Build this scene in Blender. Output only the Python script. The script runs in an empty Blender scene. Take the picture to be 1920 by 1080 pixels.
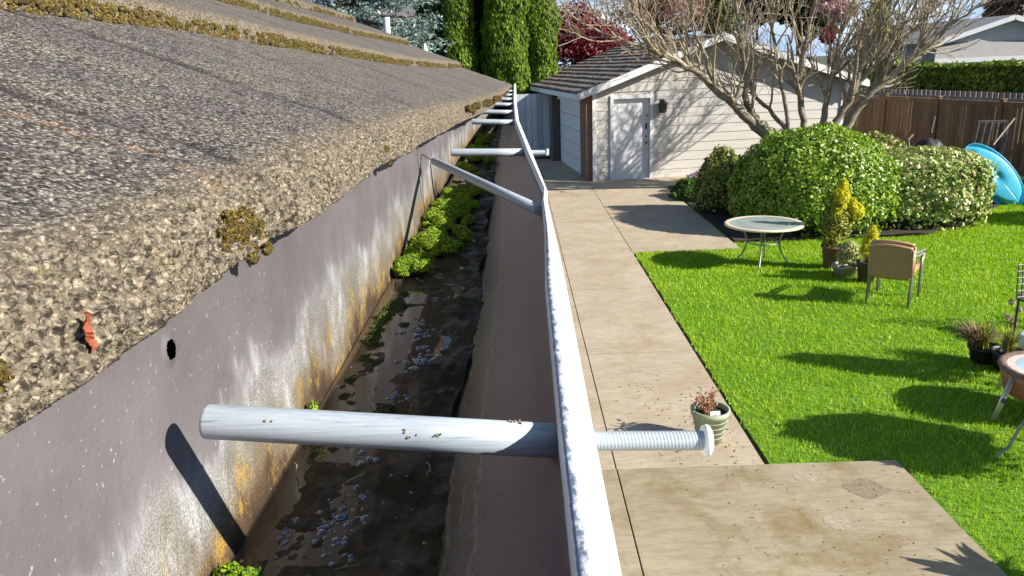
import bpy, math, random
import numpy as np
from mathutils import Matrix, Vector
random.seed(7); RNG = np.random.default_rng(11)
S = bpy.context.scene
COL = S.collection
R = math.radians
# ------------------------------------------------------------------ camera
FPX, CAMZ = 1440.0, 3.2                     # focal length in photo pixels (1920 wide), eye height
def cam_basis():
    y = np.array([964. - 960, 118. - 540, FPX]); y /= np.linalg.norm(y)
    h = np.array([math.cos(R(2.3)), -math.sin(R(2.3)), 0.])
    d = np.cross(y, h); d /= np.linalg.norm(d)
    if d[1] < 0: d = -d
    return np.array([np.cross(d, y), y, -d])
CM = cam_basis()
cam_d = bpy.data.cameras.new("camera"); cam = bpy.data.objects.new("camera", cam_d); COL.objects.link(cam)
cam_d.sensor_width = 36; cam_d.lens = FPX / 1920 * 36; cam_d.clip_start = 0.01; cam_d.clip_end = 2000
mw = Matrix.Identity(4)
for i in range(3):
    mw[i][0] = CM[i, 0]; mw[i][1] = -CM[i, 1]; mw[i][2] = -CM[i, 2]
mw[2][3] = CAMZ
cam.matrix_world = mw
S.camera = cam
def ray(px, py): return CM @ np.array([px - 960, py - 540, FPX])
def at(px, py, Y):                          # world point at distance Y seen at photo pixel
    r = ray(px, py); t = Y / r[1]; return np.array([r[0] * t, Y, CAMZ + r[2] * t])
# ------------------------------------------------------------------ light
L = np.array([-1.26, 0.50, -0.755]); L /= np.linalg.norm(L)     # direction the sunlight travels
sun_el = math.asin(-L[2])
w = bpy.data.worlds.new("World"); S.world = w; w.use_nodes = True
nt = w.node_tree; bg = nt.nodes['Background']
sky = nt.nodes.new('ShaderNodeTexSky'); sky.sky_type = 'NISHITA'; sky.sun_disc = False
sky.sun_elevation = sun_el; sky.sun_rotation = math.atan2(-L[0], -L[1])
sky.air_density = 1.0; sky.dust_density = 0.4; sky.ozone_density = 2.5
# hazy blue and thin white cloud low over the horizon
tc = nt.nodes.new('ShaderNodeTexCoord'); mp = nt.nodes.new('ShaderNodeMapping'); mp.inputs['Scale'].default_value = (1, 1, 3.5)
nz = nt.nodes.new('ShaderNodeTexNoise'); nz.inputs['Scale'].default_value = 5; nz.inputs['Detail'].default_value = 6
cr = nt.nodes.new('ShaderNodeValToRGB'); cr.color_ramp.elements[0].position = .46; cr.color_ramp.elements[1].position = .62
cr.color_ramp.elements[0].color = (3.0, 4.6, 7.4, 1); cr.color_ramp.elements[1].color = (6.4, 7.1, 8.2, 1)
sp_ = nt.nodes.new('ShaderNodeSeparateXYZ'); mr = nt.nodes.new('ShaderNodeMapRange'); mr.inputs[1].default_value = .0; mr.inputs[2].default_value = .28; mr.inputs[3].default_value = .85; mr.inputs[4].default_value = 0.
mxn = nt.nodes.new('ShaderNodeMix'); mxn.data_type = 'RGBA'
nt.links.new(tc.outputs['Generated'], mp.inputs[0]); nt.links.new(mp.outputs[0], nz.inputs['Vector']); nt.links.new(nz.outputs['Fac'], cr.inputs[0])
nt.links.new(tc.outputs['Generated'], sp_.inputs[0]); nt.links.new(sp_.outputs['Z'], mr.inputs[0])
nt.links.new(mr.outputs[0], mxn.inputs[0]); nt.links.new(sky.outputs[0], mxn.inputs[6]); nt.links.new(cr.outputs[0], mxn.inputs[7])
nt.links.new(mxn.outputs[2], bg.inputs[0]); bg.inputs[1].default_value = 0.076
sd = bpy.data.lights.new("sun", 'SUN'); sd.energy = 5.0; sd.angle = R(0.5); sd.color = (1.0, 0.94, 0.84)
so = bpy.data.objects.new("sun", sd); COL.objects.link(so)
so.rotation_euler = Vector(L).to_track_quat('-Z', 'Y').to_euler(); so.location = (20, -10, 20)
S.view_settings.view_transform = 'Standard'; S.view_settings.look = 'None'
S.view_settings.exposure = 1.02; S.view_settings.gamma = 1
# ------------------------------------------------------------------ helpers
def hsh(ix, iy, iz, s):
    n = (ix * 374761393 + iy * 668265263 + iz * 2147483647 + s * 974634777) & 0xFFFFFFFF
    n = ((n ^ (n >> 13)) * 1274126177) & 0xFFFFFFFF
    n = n ^ (n >> 16)
    return (n & 0xFFFFFF) / float(0xFFFFFF)
def vnoise(p, s=0):                         # value noise, p (N,3) -> (N,) in 0..1
    p = np.asarray(p, float); i = np.floor(p).astype(np.int64); f = p - i; f = f * f * (3 - 2 * f)
    o = 0
    for dx in (0, 1):
        for dy in (0, 1):
            for dz in (0, 1):
                wgt = (f[:, 0] if dx else 1 - f[:, 0]) * (f[:, 1] if dy else 1 - f[:, 1]) * (f[:, 2] if dz else 1 - f[:, 2])
                o = o + wgt * hsh(i[:, 0] + dx, i[:, 1] + dy, i[:, 2] + dz, s)
    return o
def fbm(p, s=0, octv=3):
    p = np.asarray(p, float); a, o, t = 1., 0., 0.
    for k in range(octv):
        o = o + a * vnoise(p, s + k); t += a; a *= .5; p = p * 2.03 + 11.3
    return o / t
def cell(p, s=0):                           # cellular noise: distance to nearest jittered point, its random value
    p = np.asarray(p, float); i = np.floor(p).astype(np.int64); best = np.full(len(p), 9.); val = np.zeros(len(p))
    for dx in (-1, 0, 1):
        for dy in (-1, 0, 1):
            for dz in (-1, 0, 1):
                j = i + [dx, dy, dz]; c = np.stack([hsh(j[:, 0], j[:, 1], j[:, 2], s + q) for q in (1, 2, 3)], 1) + j
                d = ((p - c) ** 2).sum(1); m = d < best; best = np.where(m, d, best); val = np.where(m, hsh(j[:, 0], j[:, 1], j[:, 2], s + 9), val)
    return np.sqrt(best), val
class MB:
    def __init__(s): s.v = []; s.f = []; s.n = 0
    def add(s, v, f):
        v = np.asarray(v, float).reshape(-1, 3); s.v.append(v)
        s.f.extend([tuple(int(j) + s.n for j in q) for q in f]); s.n += len(v); return s
    def box(s, c, d, rz=0, rx=0, ry=0):
        c = np.array(c, float); h = np.array(d, float) / 2
        v = np.array([[x, y, z] for x in (-1, 1) for y in (-1, 1) for z in (-1, 1)]) * h
        m = np.array(Matrix.Rotation(rz, 3, 'Z') @ Matrix.Rotation(ry, 3, 'Y') @ Matrix.Rotation(rx, 3, 'X'))
        return s.add(v @ m.T + c, [(0, 1, 3, 2), (4, 6, 7, 5), (0, 4, 5, 1), (2, 3, 7, 6), (0, 2, 6, 4), (1, 5, 7, 3)])
    def beam(s, a, b, wd, ht):              # box from a to b
        a = np.array(a, float); b = np.array(b, float); d = b - a; l = np.linalg.norm(d); d /= l
        up = np.array([0, 0, 1.]) if abs(d[2]) < .95 else np.array([1., 0, 0])
        sd_ = np.cross(d, up); sd_ /= np.linalg.norm(sd_); u = np.cross(sd_, d)
        v = [p + i * sd_ * wd / 2 + j * u * ht / 2 for p in (a, b) for i, j in ((-1, -1), (1, -1), (1, 1), (-1, 1))]
        return s.add(v, [(3, 2, 1, 0), (4, 5, 6, 7), (0, 1, 5, 4), (1, 2, 6, 5), (2, 3, 7, 6), (3, 0, 4, 7)])
    def tube(s, pts, rad, n=8, cap=True):
        pts = np.array(pts, float); m = len(pts)
        rad = np.full(m, rad) if np.isscalar(rad) else np.array(rad, float)
        tg = np.gradient(pts, axis=0); tg /= np.linalg.norm(tg, axis=1)[:, None] + 1e-12
        up = np.array([0, 0, 1.]) if abs(tg[0][2]) < .9 else np.array([1., 0, 0])
        a = np.cross(tg[0], up); a /= np.linalg.norm(a); A = []
        for t in tg:
            a = a - t * np.dot(a, t); a /= np.linalg.norm(a) + 1e-12; A.append(a)
        A = np.array(A); B = np.cross(tg, A)
        th = np.linspace(0, 2 * np.pi, n, endpoint=False)
        v = pts[:, None] + rad[:, None, None] * (np.cos(th)[None, :, None] * A[:, None] + np.sin(th)[None, :, None] * B[:, None])
        f = [(i * n + j, i * n + (j + 1) % n, (i + 1) * n + (j + 1) % n, (i + 1) * n + j) for i in range(m - 1) for j in range(n)]
        if cap: f += [tuple(range(n))[::-1], tuple((m - 1) * n + j for j in range(n))]
        return s.add(v.reshape(-1, 3), f)
    def lathe(s, prof, c=(0, 0, 0), n=24, cap=(True, True)):
        th = np.linspace(0, 2 * np.pi, n, endpoint=False); m = len(prof)
        v = [[c[0] + r * math.cos(t), c[1] + r * math.sin(t), c[2] + z] for r, z in prof for t in th]
        f = [(i * n + j, i * n + (j + 1) % n, (i + 1) * n + (j + 1) % n, (i + 1) * n + j) for i in range(m - 1) for j in range(n)]
        if cap[0]: f.append(tuple(range(n))[::-1])
        if cap[1]: f.append(tuple((m - 1) * n + j for j in range(n)))
        return s.add(v, f)
    def grid(s, P):                         # P (m,n,3)
        m, n = P.shape[:2]
        i = np.arange(m - 1)[:, None] * n + np.arange(n - 1)[None]
        q = np.stack([i, i + 1, i + n + 1, i + n], -1).reshape(-1, 4)
        return s.add(P.reshape(-1, 3), q)
    def leaves(s, pts, size, nrm=None, tilt=1.0, asp=1.6):   # one bent quad per point
        pts = np.asarray(pts, float); N = len(pts)
        d = RNG.normal(size=(N, 3)) * tilt
        if nrm is not None: d = d + nrm * 1.0
        d /= np.linalg.norm(d, axis=1)[:, None] + 1e-9
        t = RNG.normal(size=(N, 3)); t -= d * (t * d).sum(1)[:, None]; t /= np.linalg.norm(t, axis=1)[:, None] + 1e-9
        b = np.cross(d, t); sz = (size * RNG.uniform(.6, 1.3, N))[:, None]
        v = np.stack([pts - t * sz * asp / 2, pts + b * sz / 2 - d * sz * .1, pts + t * sz * asp / 2, pts - b * sz / 2 - d * sz * .1], 1)
        return s.add(v.reshape(-1, 3), np.arange(N * 4).reshape(-1, 4))
    def build(s, name, mat, parent=None, smooth=False, local=False):
        me = bpy.data.meshes.new(name)
        v = np.concatenate(s.v) if s.v else np.zeros((0, 3))
        if parent is not None and not local:
            p, off = parent, np.zeros(3)
            while p is not None: off = off + np.array(p.location); p = p.parent
            v = v - off
        lens = np.fromiter((len(q) for q in s.f), dtype=np.int32, count=len(s.f))
        flat = np.fromiter((j for q in s.f for j in q), dtype=np.int32, count=int(lens.sum()))
        me.vertices.add(len(v)); me.vertices.foreach_set('co', v.astype(np.float32).ravel())
        me.loops.add(len(flat)); me.loops.foreach_set('vertex_index', flat)
        me.polygons.add(len(lens)); st = np.zeros(len(lens), np.int32); st[1:] = np.cumsum(lens)[:-1]
        me.polygons.foreach_set('loop_start', st)
        me.polygons.foreach_set('use_smooth', np.full(len(lens), bool(smooth)))
        me.update(calc_edges=True); me.validate()
        me.materials.append(mat)
        o = bpy.data.objects.new(name, me); COL.objects.link(o); o.parent = parent
        return o
def bevel(o, wdt=.005, seg=2):
    m = o.modifiers.new('bevel', 'BEVEL'); m.width = wdt; m.segments = seg; m.limit_method = 'ANGLE'; return o
def tag(o, label=None, cat=None, group=None, kind=None):
    for k, v in (('label', label), ('category', cat), ('group', group), ('kind', kind)):
        if v: o[k] = v
    return o
def thing(name, label, cat, loc=(0, 0, 0), rz=0, group=None):
    o = bpy.data.objects.new(name, None); COL.objects.link(o); o.location = loc; o.rotation_euler = (0, 0, rz)
    o.empty_display_size = .1
    return tag(o, label, cat, group)
def copy_tree(o, parent=None):
    c = o.copy(); COL.objects.link(c); c.parent = parent
    for ch in list(o.children): copy_tree(ch, c)
    return c
def blob(c, r, seed, n=14, amp=.25, sc=2.):  # lumpy ellipsoid surface as a grid
    th = np.linspace(0, np.pi, n); ph = np.linspace(0, 2 * np.pi, 2 * n)
    T, Q = np.meshgrid(th, ph, indexing='ij')
    d = np.stack([np.sin(T) * np.cos(Q), np.sin(T) * np.sin(Q), np.cos(T)], -1)
    k = 1 + amp * (fbm(d.reshape(-1, 3) * sc + seed * 3.7, seed).reshape(T.shape) - .5) * 2
    return np.array(c) + d * k[..., None] * np.array(r)
# ------------------------------------------------------------------ materials
def NM(name):
    m = bpy.data.materials.new(name); m.use_nodes = True; t = m.node_tree; b = t.nodes['Principled BSDF']; return m, t, b
def nd(t, kind, **kw):
    n = t.nodes.new('ShaderNode' + kind)
    for k, v in kw.items():
        if k in n.inputs: n.inputs[k].default_value = v
        else: setattr(n, k, v)
    return n
def coords(t, scale=(1, 1, 1), rot=(0, 0, 0), src='Object'):
    c = nd(t, 'TexCoord'); m = nd(t, 'Mapping'); m.inputs['Scale'].default_value = scale; m.inputs['Rotation'].default_value = rot
    t.links.new(c.outputs[src], m.inputs[0]); return m.outputs[0]
def noise(t, vec, sc, det=4, rough=.6, dist=0):
    n = nd(t, 'TexNoise'); n.inputs['Scale'].default_value = sc; n.inputs['Detail'].default_value = det
    n.inputs['Roughness'].default_value = rough; n.inputs['Distortion'].default_value = dist
    t.links.new(vec, n.inputs['Vector']); return n.outputs['Fac']
def ramp(t, fac, stops, interp='LINEAR'):
    r = nd(t, 'ValToRGB'); e = r.color_ramp.elements; r.color_ramp.interpolation = interp
    while len(e) < len(stops): e.new(.5)
    for k, (p, c) in enumerate(stops):
        e[k].position = p; e[k].color = tuple(c) + (1,) if len(c) == 3 else c
    t.links.new(fac, r.inputs[0]); return r.outputs[0]
def mix(t, a, b, fac, mode='MIX'):
    m = nd(t, 'Mix', data_type='RGBA', blend_type=mode)
    for k, x in ((6, a), (7, b), (0, fac)):
        if isinstance(x, (tuple, list)): m.inputs[k].default_value = tuple(x) + (1,) * (4 - len(x))
        elif isinstance(x, (int, float)): m.inputs[k].default_value = x
        else: t.links.new(x, m.inputs[k])
    return m.outputs[2]
def math_(t, op, a, b=0., c=None):
    m = nd(t, 'Math', operation=op)
    for k, x in enumerate((a, b, c)):
        if x is None: continue
        if isinstance(x, (int, float)): m.inputs[k].default_value = x
        else: t.links.new(x, m.inputs[k])
    return m.outputs[0]
def bump(t, b, h, strength=.5, dist=.01, prev=None):
    n = nd(t, 'Bump'); n.inputs['Strength'].default_value = strength; n.inputs['Distance'].default_value = dist
    t.links.new(h, n.inputs['Height'])
    if prev is not None: t.links.new(prev, n.inputs['Normal'])
    t.links.new(n.outputs[0], b.inputs['Normal']); return n.outputs[0]
def g3(x): return (x, x, x)
def simple(name, c1, c2=None, sc=8, rough=.7, bmp=.2, bsc=60, bd=.003, stretch=(1, 1, 1), metal=0., spec=.5):
    m, t, b = NM(name); v = coords(t, stretch); c2 = c2 or tuple(x * .7 for x in c1)
    n = noise(t, v, sc, 5); t.links.new(ramp(t, n, [(.3, c2), (.7, c1)]), b.inputs['Base Color'])
    b.inputs['Roughness'].default_value = rough; b.inputs['Metallic'].default_value = metal
    b.inputs['Specular IOR Level'].default_value = spec
    if bmp: bump(t, b, noise(t, v, bsc, 4), bmp, bd)
    return m
def leafy(name, cols, trans=.25, rough=.55, patch=.8, spec=.35):   # colour differs leaf by leaf and by patch
    m, t, b = NM(name); g = nd(t, 'NewGeometry'); v = coords(t)
    n = noise(t, v, patch, 3)
    f = math_(t, 'ADD', math_(t, 'MULTIPLY', g.outputs['Random Per Island'], .65), math_(t, 'MULTIPLY', n, .5))
    k = len(cols); st = [(.12 + .8 * i / max(1, k - 1), c) for i, c in enumerate(cols)]
    c = ramp(t, f, st); t.links.new(c, b.inputs['Base Color']); b.inputs['Roughness'].default_value = rough
    b.inputs['Specular IOR Level'].default_value = spec
    tr = nd(t, 'BsdfTranslucent'); t.links.new(c, tr.inputs[0]); mx = nd(t, 'MixShader'); mx.inputs[0].default_value = trans
    t.links.new(b.outputs[0], mx.inputs[1]); t.links.new(tr.outputs[0], mx.inputs[2])
    t.links.new(mx.outputs[0], t.nodes['Material Output'].inputs[0]); return m
def M_roof(near=True):
    m, t, b = NM('grained_roof' if near else 'worn_roof')
    v = coords(t, (.75, 1, .9)); vi = coords(t)
    vo = nd(t, 'TexVoronoi', feature='F1'); vo.inputs['Scale'].default_value = 640 if near else 230
    warp = nd(t, 'VectorMath', operation='ADD'); wn = nd(t, 'TexNoise'); wn.inputs['Scale'].default_value = 300
    ws = nd(t, 'VectorMath', operation='SCALE'); ws.inputs['Scale'].default_value = .0022
    t.links.new(v, wn.inputs['Vector']); t.links.new(wn.outputs['Color'], ws.inputs[0])
    t.links.new(v, warp.inputs[0]); t.links.new(ws.outputs[0], warp.inputs[1]); t.links.new(warp.outputs[0], vo.inputs['Vector'])
    grain = ramp(t, vo.outputs['Color'], [(.1, (.04, .037, .037)), (.3, (.13, .12, .11)), (.5, (.25, .225, .195)), (.7, (.38, .34, .285)), (.9, (.54, .50, .44))])
    gap = ramp(t, vo.outputs['Distance'], [(.30, g3(1.)), (.65, g3(.22))])
    c = mix(t, grain, gap, .9, 'MULTIPLY'); c = mix(t, c, (.80, .79, .79), 1., 'MULTIPLY')
    # attribute 'edge': 1 on the broken, washed face of the butt
    at_ = nd(t, 'Attribute', attribute_name='edge')
    tan = mix(t, mix(t, c, (.34, .30, .235), .35), (1.02, .95, .82), 1.0, 'MULTIPLY')
    grey = mix(t, c, (.78, .79, .84), 1.0, 'MULTIPLY')
    pat = ramp(t, noise(t, vi, 11, 5, .65), [(.38, g3(0)), (.60, g3(1))])
    base = mix(t, grey, mix(t, c, (1.08, 1.03, .96), 1., 'MULTIPLY'), pat)
    c = mix(t, base, tan, at_.outputs['Fac'])
    pit = ramp(t, noise(t, vi, 300, 5, .75), [(.43, g3(.06)), (.51, g3(1))]); c = mix(t, c, pit, math_(t, 'MULTIPLY', at_.outputs['Fac'], .85), 'MULTIPLY')
    lic = ramp(t, noise(t, vi, 28, 4, .7), [(.60, g3(0)), (.68, g3(1))]); c = mix(t, c, (.22, .15, .03), math_(t, 'MULTIPLY', math_(t, 'MULTIPLY', at_.outputs['Fac'], lic), .35))
    # run-off streaks down the slope
    vs = coords(t, (1.5, 75, 1)); st = ramp(t, noise(t, vs, 1.0, 3, .6, .3), [(.56, g3(0)), (.80, g3(1))])
    c = mix(t, c, (.05, .042, .042), math_(t, 'MULTIPLY', st, .35))
    a2 = nd(t, 'Attribute', attribute_name='streak'); c = mix(t, c, (.028, .025, .028), math_(t, 'MULTIPLY', a2.outputs['Fac'], .9))
    a3 = nd(t, 'Attribute', attribute_name='rust'); c = mix(t, c, (.34, .15, .035), math_(t, 'MULTIPLY', math_(t, 'MULTIPLY', a3.outputs['Fac'], .8), ramp(t, noise(t, vi, 120, 3), [(.4, g3(0)), (.6, g3(1))])))
    vs2 = coords(t, (3, 70, 3)); st2 = ramp(t, noise(t, vs2, .9, 2), [(.70, g3(0)), (.78, g3(1))])
    c = mix(t, c, (.33, .13, .03), math_(t, 'MULTIPLY', st2, .55))
    t.links.new(c, b.inputs['Base Color']); b.inputs['Roughness'].default_value = .9; b.inputs['Specular IOR Level'].default_value = .25
    h = math_(t, 'SUBTRACT', noise(t, v, 700, 3, .7), math_(t, 'MULTIPLY', vo.outputs['Distance'], 1.1))
    bump(t, b, h, .9, .0011 if near else .003)
    return m
def M_backwall():
    m, t, b = NM('stained_flashing'); v = coords(t)
    sep = nd(t, 'SeparateXYZ'); t.links.new(v, sep.inputs[0]); z = sep.outputs['Z']       # metres above the ground
    wav = noise(t, coords(t, (1, 1, .6)), 15, 4, .6); hi = noise(t, coords(t, (1, 1, .35)), 75, 5, .7)
    # height above trough bottom (z=2.98) 0..1 over 0.15 m, disturbed
    f = math_(t, 'DIVIDE', math_(t, 'SUBTRACT', z, .013), .15)
    f = math_(t, 'ADD', f, math_(t, 'MULTIPLY', math_(t, 'SUBTRACT', wav, .5), .62))
    f = math_(t, 'ADD', f, math_(t, 'MULTIPLY', math_(t, 'SUBTRACT', hi, .5), .22))
    c = ramp(t, f, [(0., (.035, .020, .010)), (.08, (.085, .05, .024)), (.15, (.16, .125, .075)), (.24, (.165, .145, .11)), (.34, (.19, .175, .15)),
                    (.42, (.20, .19, .185)), (.47, (.165, .15, .155)), (.55, (.145, .130, .132)), (1, (.128, .114, .115))])
    # ochre lichen patches low down
    li = ramp(t, noise(t, coords(t, (1, 1, .8)), 36, 6, .8), [(.53, g3(0)), (.59, g3(1))])
    low = ramp(t, f, [(.02, g3(.2)), (.10, g3(1)), (.22, g3(.7)), (.34, g3(0))])
    c = mix(t, c, (.36, .22, .035), math_(t, 'MULTIPLY', math_(t, 'MULTIPLY', li, low), .85))
    # pale chalky runs
    ru = ramp(t, noise(t, coords(t, (1, 75, 16), (.5, 0, 0)), 1., 4, .7, .6), [(.52, g3(0)), (.68, g3(1))])
    mid = ramp(t, f, [(.12, g3(0)), (.26, g3(1)), (.42, g3(1)), (.50, g3(0))])
    rg_ = ramp(t, noise(t, coords(t, (1, 1, 1)), 17, 3), [(.46, g3(0)), (.58, g3(1))])
    c = mix(t, c, (.46, .475, .49), math_(t, 'MULTIPLY', math_(t, 'MULTIPLY', math_(t, 'ADD', math_(t, 'MULTIPLY', ru, .7), .3), mid), math_(t, 'MULTIPLY', rg_, .85)))
    gs = ramp(t, noise(t, v, 900, 2, .8), [(.40, g3(.55)), (.62, g3(1.25))]); c = mix(t, c, mix(t, c, gs, 1., 'MULTIPLY'), ramp(t, f, [(.36, g3(1)), (.50, g3(.0))]))
    # fine light specks and scratches
    sp = ramp(t, noise(t, v, 420, 2), [(.68, g3(0)), (.74, g3(1))])
    c = mix(t, c, (.55, .52, .50), math_(t, 'MULTIPLY', sp, .5))
    cl = ramp(t, noise(t, v, 12, 4), [(.3, g3(.75)), (.7, g3(1.15))]); c = mix(t, c, cl, 1., 'MULTIPLY')
    t.links.new(c, b.inputs['Base Color'])
    t.links.new(ramp(t, f, [(.3, g3(.75)), (.5, g3(.45))]), b.inputs['Roughness'])
    bump(t, b, math_(t, 'ADD', noise(t, v, 330, 4), math_(t, 'MULTIPLY', wav, 2.)), .35, .001)
    return m
def M_trough():
    m, t, b = NM('gutter_metal_dirty'); v = coords(t); sep = nd(t, 'SeparateXYZ'); t.links.new(v, sep.inputs[0])
    f = math_(t, 'ADD', math_(t, 'DIVIDE', math_(t, 'SUBTRACT', sep.outputs['Z'], .013), .09), math_(t, 'MULTIPLY', math_(t, 'SUBTRACT', noise(t, v, 26, 6, .72), .5), .20))
    c = ramp(t, f, [(.0, (.030, .022, .011)), (.055, (.030, .022, .011)), (.07, (.15, .14, .11)), (.085, (.045, .045, .05)), (.15, (.075, .078, .09)), (.225, (.09, .088, .095)), (.24, (.20, .19, .17)), (.255, (.11, .095, .115)), (.4, (.125, .10, .13)), (1, (.12, .09, .12))])
    mo = ramp(t, noise(t, v, 190, 5, .75), [(.38, g3(.55)), (.62, g3(1.25))]); c = mix(t, c, mix(t, c, mo, 1., 'MULTIPLY'), ramp(t, f, [(.2, g3(1)), (.34, g3(.25))]))
    sp = ramp(t, noise(t, v, 120, 3), [(.66, g3(0)), (.72, g3(1))]); c = mix(t, c, (.03, .025, .03), math_(t, 'MULTIPLY', sp, .7))
    sc = ramp(t, noise(t, coords(t, (240, 14, 240), (0, 0, .6)), 1, 2), [(.74, g3(0)), (.76, g3(1))]); c = mix(t, c, (.4, .38, .38), math_(t, 'MULTIPLY', sc, .5))
    t.links.new(c, b.inputs['Base Color']); b.inputs['Roughness'].default_value = .38
    bump(t, b, noise(t, v, 200, 4), .2, .0008); return m
def M_rim():
    m, t, b = NM('white_painted_rim'); v = coords(t)
    at_ = nd(t, 'Attribute', attribute_name='wear')
    w_ = math_(t, 'ADD', at_.outputs['Fac'], math_(t, 'MULTIPLY', math_(t, 'SUBTRACT', noise(t, coords(t, (1, .45, 1)), 260, 4, .75), .5), .9))
    w_ = ramp(t, w_, [(.48, g3(0)), (.60, g3(1))])
    c = mix(t, (.80, .82, .84), (.17, .21, .30), w_)
    d = ramp(t, noise(t, v, 45, 5, .7), [(.45, g3(1)), (.75, g3(.82))]); c = mix(t, c, d, 1., 'MULTIPLY')
    t.links.new(c, b.inputs['Base Color']); b.inputs['Roughness'].default_value = .45; bump(t, b, noise(t, v, 420, 3), .15, .0005); return m
def M_ferrule(dirty=0):
    m, t, b = NM('aluminium_tube'); v = coords(t)
    st = noise(t, coords(t, (12, 900, 900)), 1, 5, .7)
    c = ramp(t, st, [(.30, (.15, .19, .24)), (.40, (.33, .38, .43)), (.62, (.42, .46, .49))])
    d = ramp(t, noise(t, v, 90, 4, .7), [(.60, g3(0)), (.72, g3(1))])
    c = mix(t, c, (.22, .15, .10), math_(t, 'MULTIPLY', d, .15 + .6 * dirty)); t.links.new(c, b.inputs['Base Color'])
    b.inputs['Roughness'].default_value = .42; b.inputs['Metallic'].default_value = .1; bump(t, b, st, .25, .0004); return m
def M_muck():
    m, t, b = NM('wet_gutter_silt'); v = coords(t)
    c = ramp(t, noise(t, v, 30, 6, .7), [(.3, (.016, .012, .006)), (.5, (.040, .029, .015)), (.7, (.075, .056, .030))])
    gr = ramp(t, noise(t, v, 20, 5, .7), [(.5, g3(0)), (.62, g3(1))]); c = mix(t, c, (.028, .04, .006), math_(t, 'MULTIPLY', gr, .7))
    t.links.new(c, b.inputs['Base Color'])
    t.links.new(ramp(t, noise(t, v, 40, 4), [(.42, g3(.35)), (.55, g3(.9))]), b.inputs['Roughness']); b.inputs['Specular IOR Level'].default_value = .25
    bump(t, b, noise(t, v, 260, 6, .75), .9, .002); return m
def M_concrete(name, c1, c2, stain=(.30, .20, .09), st=.5):
    m, t, b = NM(name); v = coords(t)
    c = ramp(t, noise(t, v, 1.3, 6, .62), [(.3, c2), (.68, c1)])
    fi = ramp(t, noise(t, coords(t, (.5, 2.2, 1)), 13, 5, .72), [(.3, g3(.78)), (.62, g3(1.08))]); c = mix(t, c, fi, 1., 'MULTIPLY')
    s = ramp(t, noise(t, v, 1.7, 6, .68, .5), [(.48, g3(0)), (.70, g3(1))]); c = mix(t, c, stain, math_(t, 'MULTIPLY', s, st))
    pk = ramp(t, noise(t, coords(t, (.5, 1.6, 1)), 38, 3), [(.64, g3(0)), (.70, g3(1))]); c = mix(t, c, (.15, .115, .085), math_(t, 'MULTIPLY', pk, .7))
    t.links.new(c, b.inputs['Base Color']); b.inputs['Roughness'].default_value = .88; b.inputs['Specular IOR Level'].default_value = .3
    bump(t, b, noise(t, v, 90, 6, .7), .5, .004); return m
def M_wood(name, c1, c2, axis='z', sc=10, rough=.8):
    s = {'z': (sc, sc, .8), 'x': (.8, sc, sc), 'y': (sc, .8, sc)}[axis]
    m, t, b = NM(name); v = coords(t, s); n = noise(t, v, 1.2, 6, .65, .4)
    g = nd(t, 'NewGeometry'); c = ramp(t, n, [(.3, c2), (.68, c1)])
    k = ramp(t, g.outputs['Random Per Island'], [(0, g3(.72)), (1, g3(1.15))]); c = mix(t, c, k, 1., 'MULTIPLY')
    t.links.new(c, b.inputs['Base Color']); b.inputs['Roughness'].default_value = rough; bump(t, b, n, .4, .004); return m
def M_glassy(name, c, rough=.08):
    m, t, b = NM(name); v = coords(t)
    t.links.new(ramp(t, noise(t, v, 3, 3), [(.35, tuple(x * .75 for x in c)), (.65, c)]), b.inputs['Base Color'])
    b.inputs['Roughness'].default_value = rough; b.inputs['Coat Weight'].default_value = .5; return m
def M_lawn():
    m, t, b = NM('lawn_turf'); v = coords(t)
    c = ramp(t, noise(t, v, 2.0, 5, .7), [(.3, (.11, .26, .006)), (.7, (.17, .36, .010))])
    fi = ramp(t, noise(t, v, 70, 4, .8), [(.3, g3(.45)), (.7, g3(1.2))]); c = mix(t, c, fi, 1., 'MULTIPLY')
    t.links.new(c, b.inputs['Base Color']); b.inputs['Roughness'].default_value = .9; bump(t, b, noise(t, v, 80, 3), .8, .02); return m
white = simple('white_paint', (.72, .73, .74), (.62, .63, .64), 6, .5, .1, 60, .002)
ROOF = M_roof(True); ROOFW = M_roof(False)
RIM = M_rim(); FER = M_ferrule(); FERD = M_ferrule(1)
DARKM = simple('dark_metal', (.05, .05, .05), (.03, .03, .03), 10, .5, .1)
SOIL = simple('soil', (.055, .038, .024), (.025, .017, .011), 12, .95, .8, 60, .02)
BARK = simple('grey_bark', (.34, .29, .21), (.10, .08, .05), 9, .9, .8, 60, .01)
BARKD = simple('brown_bark', (.10, .07, .045), (.05, .035, .025), 10, .9, .6, 40, .01)
MOSSB = leafy('green_cushion_moss', [(.06, .14, .006), (.13, .26, .008), (.24, .38, .015), (.40, .46, .04)], .3, .7, 45)
MOSSG = leafy('golden_roof_moss', [(.020, .018, .007), (.06, .045, .012), (.13, .085, .015), (.25, .16, .02), (.15, .16, .025), (.30, .23, .11)], .15, .85, 60)
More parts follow.
